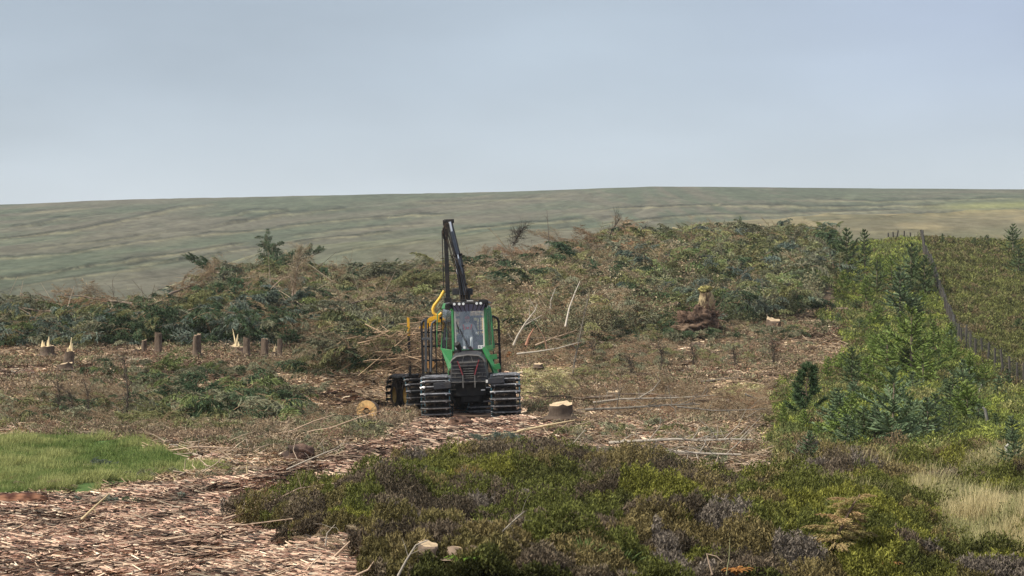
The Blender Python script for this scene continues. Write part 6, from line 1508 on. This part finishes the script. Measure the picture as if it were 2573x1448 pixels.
lump((-40 * sc, -.1, 20 * sc), (34 * sc, .4, 20 * sc), (.09, .06, .04), (.20, .14, .10), 303, n=40, amp=.6)
lump((6 * sc, .1, 84 * sc), (19 * sc, .28, 34 * sc), (.10, .07, .045), (.34, .27, .16), 305, n=40, amp=.55, name='root_crown')
lump((4 * sc, 0, 122 * sc), (16 * sc, .22, 9 * sc), (.16, .14, .05), (.32, .29, .11), 309, n=30, amp=.7, name='moss')
a = Acc(); k = 70; an = rng.uniform(-.4, 3.5, k); B = np.stack([-8 * sc + np.cos(an) * 45 * sc, rng.uniform(-.5, .1, k), 45 * sc + np.sin(an) * 32 * sc], 1); D = nrm(np.stack([np.cos(an) + rng.normal(0, .5, k), rng.normal(-.3, .4, k), np.sin(an) * .6 + rng.normal(0, .5, k)], 1)); L_ = rng.uniform(.2, .8, k)
sticks(a, B, B + D * (L_ / 2)[:, None], .022, .015, (.17, .11, .08)); D2 = nrm(D + rng.normal(0, .5, (k, 3))); sticks(a, B + D * (L_ / 2)[:, None], B + D * (L_ / 2)[:, None] + D2 * (L_ / 2)[:, None], .015, .005, (.17, .11, .08)); a.build('root_fibres', M_WOOD, e)
# low brown root clump beside the track, red rotten log at far left
g = ground(752, 1162); sc = g.y / F; e = empty('root_clump', g, 'dark brown torn root clump between grass patch and chip track', 'root plate'); lump((0, 0, 18 * sc), (38 * sc, .3, 24 * sc), (.05, .035, .03), (.14, .09, .07), 311, amp=.5)
g = ground(48, 1268); sc = g.y / F; e = empty('rotten_log', g, 'crumbled red brown rotten log at the left edge of the chip track', 'log'); lump((0, 0, 8 * sc), (75 * sc, .25, 20 * sc), (.07, .03, .022), (.28, .14, .085), 315, amp=.45, name='rotten_wood')
g = ground(1160, 1072); sc = g.y / F; e = empty('soil_clod', g, 'dark clod of churned peat in front of the machine', 'clod'); lump((0, 0, 6 * sc), (34 * sc, .35, 17 * sc), (.045, .028, .022), (.15, .09, .065), 317, amp=.5)

# ---- ferns and tussocks in the foreground
def fern(px, py, hpx, c, lab, n=16, name='fern', cat='fern', curl=.9):
    g = ground(px, min(py, 1446), off=.12); h_ = hpx * g.y / F; a = Acc()
    for i in range(n):
        yaw = 2 * math.pi * i / n + rng.uniform(-.2, .2); P = arc(7, h_ * rng.uniform(.8, 1.25), yaw, 1.15, 1.15 - 1.9 * curl, .05); sticks(a, P[:-1], P[1:], .006, .004, np.array(c) * .8)
        t = np.repeat(np.linspace(.15, .98, 18), 2); B, T = along(P, t); sg = np.tile([-1, 1], 18)[:, None]; lat = np.stack([-T[:, 1], T[:, 0], np.zeros(36)], 1); D = nrm(lat * sg + T * .45 + rng.normal(0, .12, (36, 3)))
        cc = np.array(c) * rng.uniform(.7, 1.3, (36, 1)); blades(a, B, D, h_ * .30 * (1.1 - t), h_ * .06, cc, tip=.15)
    o = a.build(name, M_LEAF); o.location = g; tag(o, lab, cat); return o
fern(1180, 1452, 75, (.16, .26, .04), 'bright yellow green fern at the bottom edge near the orange stump')
fern(1850, 1452, 46, (.46, .22, .07), 'withered orange fern at the bottom edge by the hooked stick')
fern(1345, 1450, 40, (.34, .28, .12), 'small straw coloured fern at the bottom edge')
fern(2240, 1448, 40, (.40, .22, .08), 'withered orange fern at the bottom right')
def tussock(px, py, hpx, c, lab, n=260, w=.012):
    g = ground(px, min(py, 1446), off=.12); h_ = hpx * g.y / F; k = n; r = h_ * .45
    P = np.stack([rng.normal(0, r * .5, k), rng.normal(0, r * .5, k), np.zeros(k)], 1); D = nrm(np.stack([P[:, 0] / r * .8 + rng.normal(0, .2, k), P[:, 1] / r * .8 + rng.normal(0, .2, k), np.ones(k)], 1)); c = np.array(c) * rng.uniform(.6, 1.4, (k, 1))
    a = Acc(); L_ = h_ * rng.uniform(.4, .8, k); blades(a, P, D, L_, w, c * .8, tip=.7); blades(a, P + D * L_[:, None], nrm(D + np.stack([P[:, 0] / r, P[:, 1] / r, -.4 * np.ones(k)], 1) * .5), L_ * .6, w * .7, c * 1.2, tip=.15)
    o = a.build('grass_tussock', M_LEAF); o.location = g; tag(o, lab, 'grass tussock', 'grass tussocks in the heather'); return o
tussock(1470, 1440, 60, (.13, .19, .06), 'green grass tussock at the bottom edge right of the centre')
tussock(1180, 1215, 36, (.30, .19, .07), 'rust coloured tussock in the upper heather')
tussock(1085, 1215, 34, (.16, .22, .07), 'green tussock left of the rust coloured one')
tussock(1560, 1445, 50, (.12, .17, .06), 'second green grass tussock at the bottom edge')
tussock(2110, 1300, 45, (.24, .25, .10), 'pale green tussock above the withered spruce')

# ================================================================== HAZE
me = bpy.data.meshes.new('haze'); bm = bmesh.new(); bmesh.ops.create_cube(bm, size=1, matrix=Matrix.Translation((0, 850, 50)) @ Matrix.Diagonal((1800, 1900, 130, 1))); bm.to_mesh(me); bm.free()
hz = bpy.data.objects.new('haze', me); COL.objects.link(hz); tag(hz, 'thin pale air between the camera and the moor', 'haze', kind='stuff')
hm = bpy.data.materials.new('haze_air'); hm.use_nodes = True; t = hm.node_tree; t.nodes.clear(); o_ = t.nodes.new('ShaderNodeOutputMaterial'); v_ = t.nodes.new('ShaderNodeVolumePrincipled')
v_.inputs['Color'].default_value = (.80, .87, .95, 1); v_.inputs['Density'].default_value = .00014; t.links.new(v_.outputs[0], o_.inputs['Volume']); me.materials.append(hm)
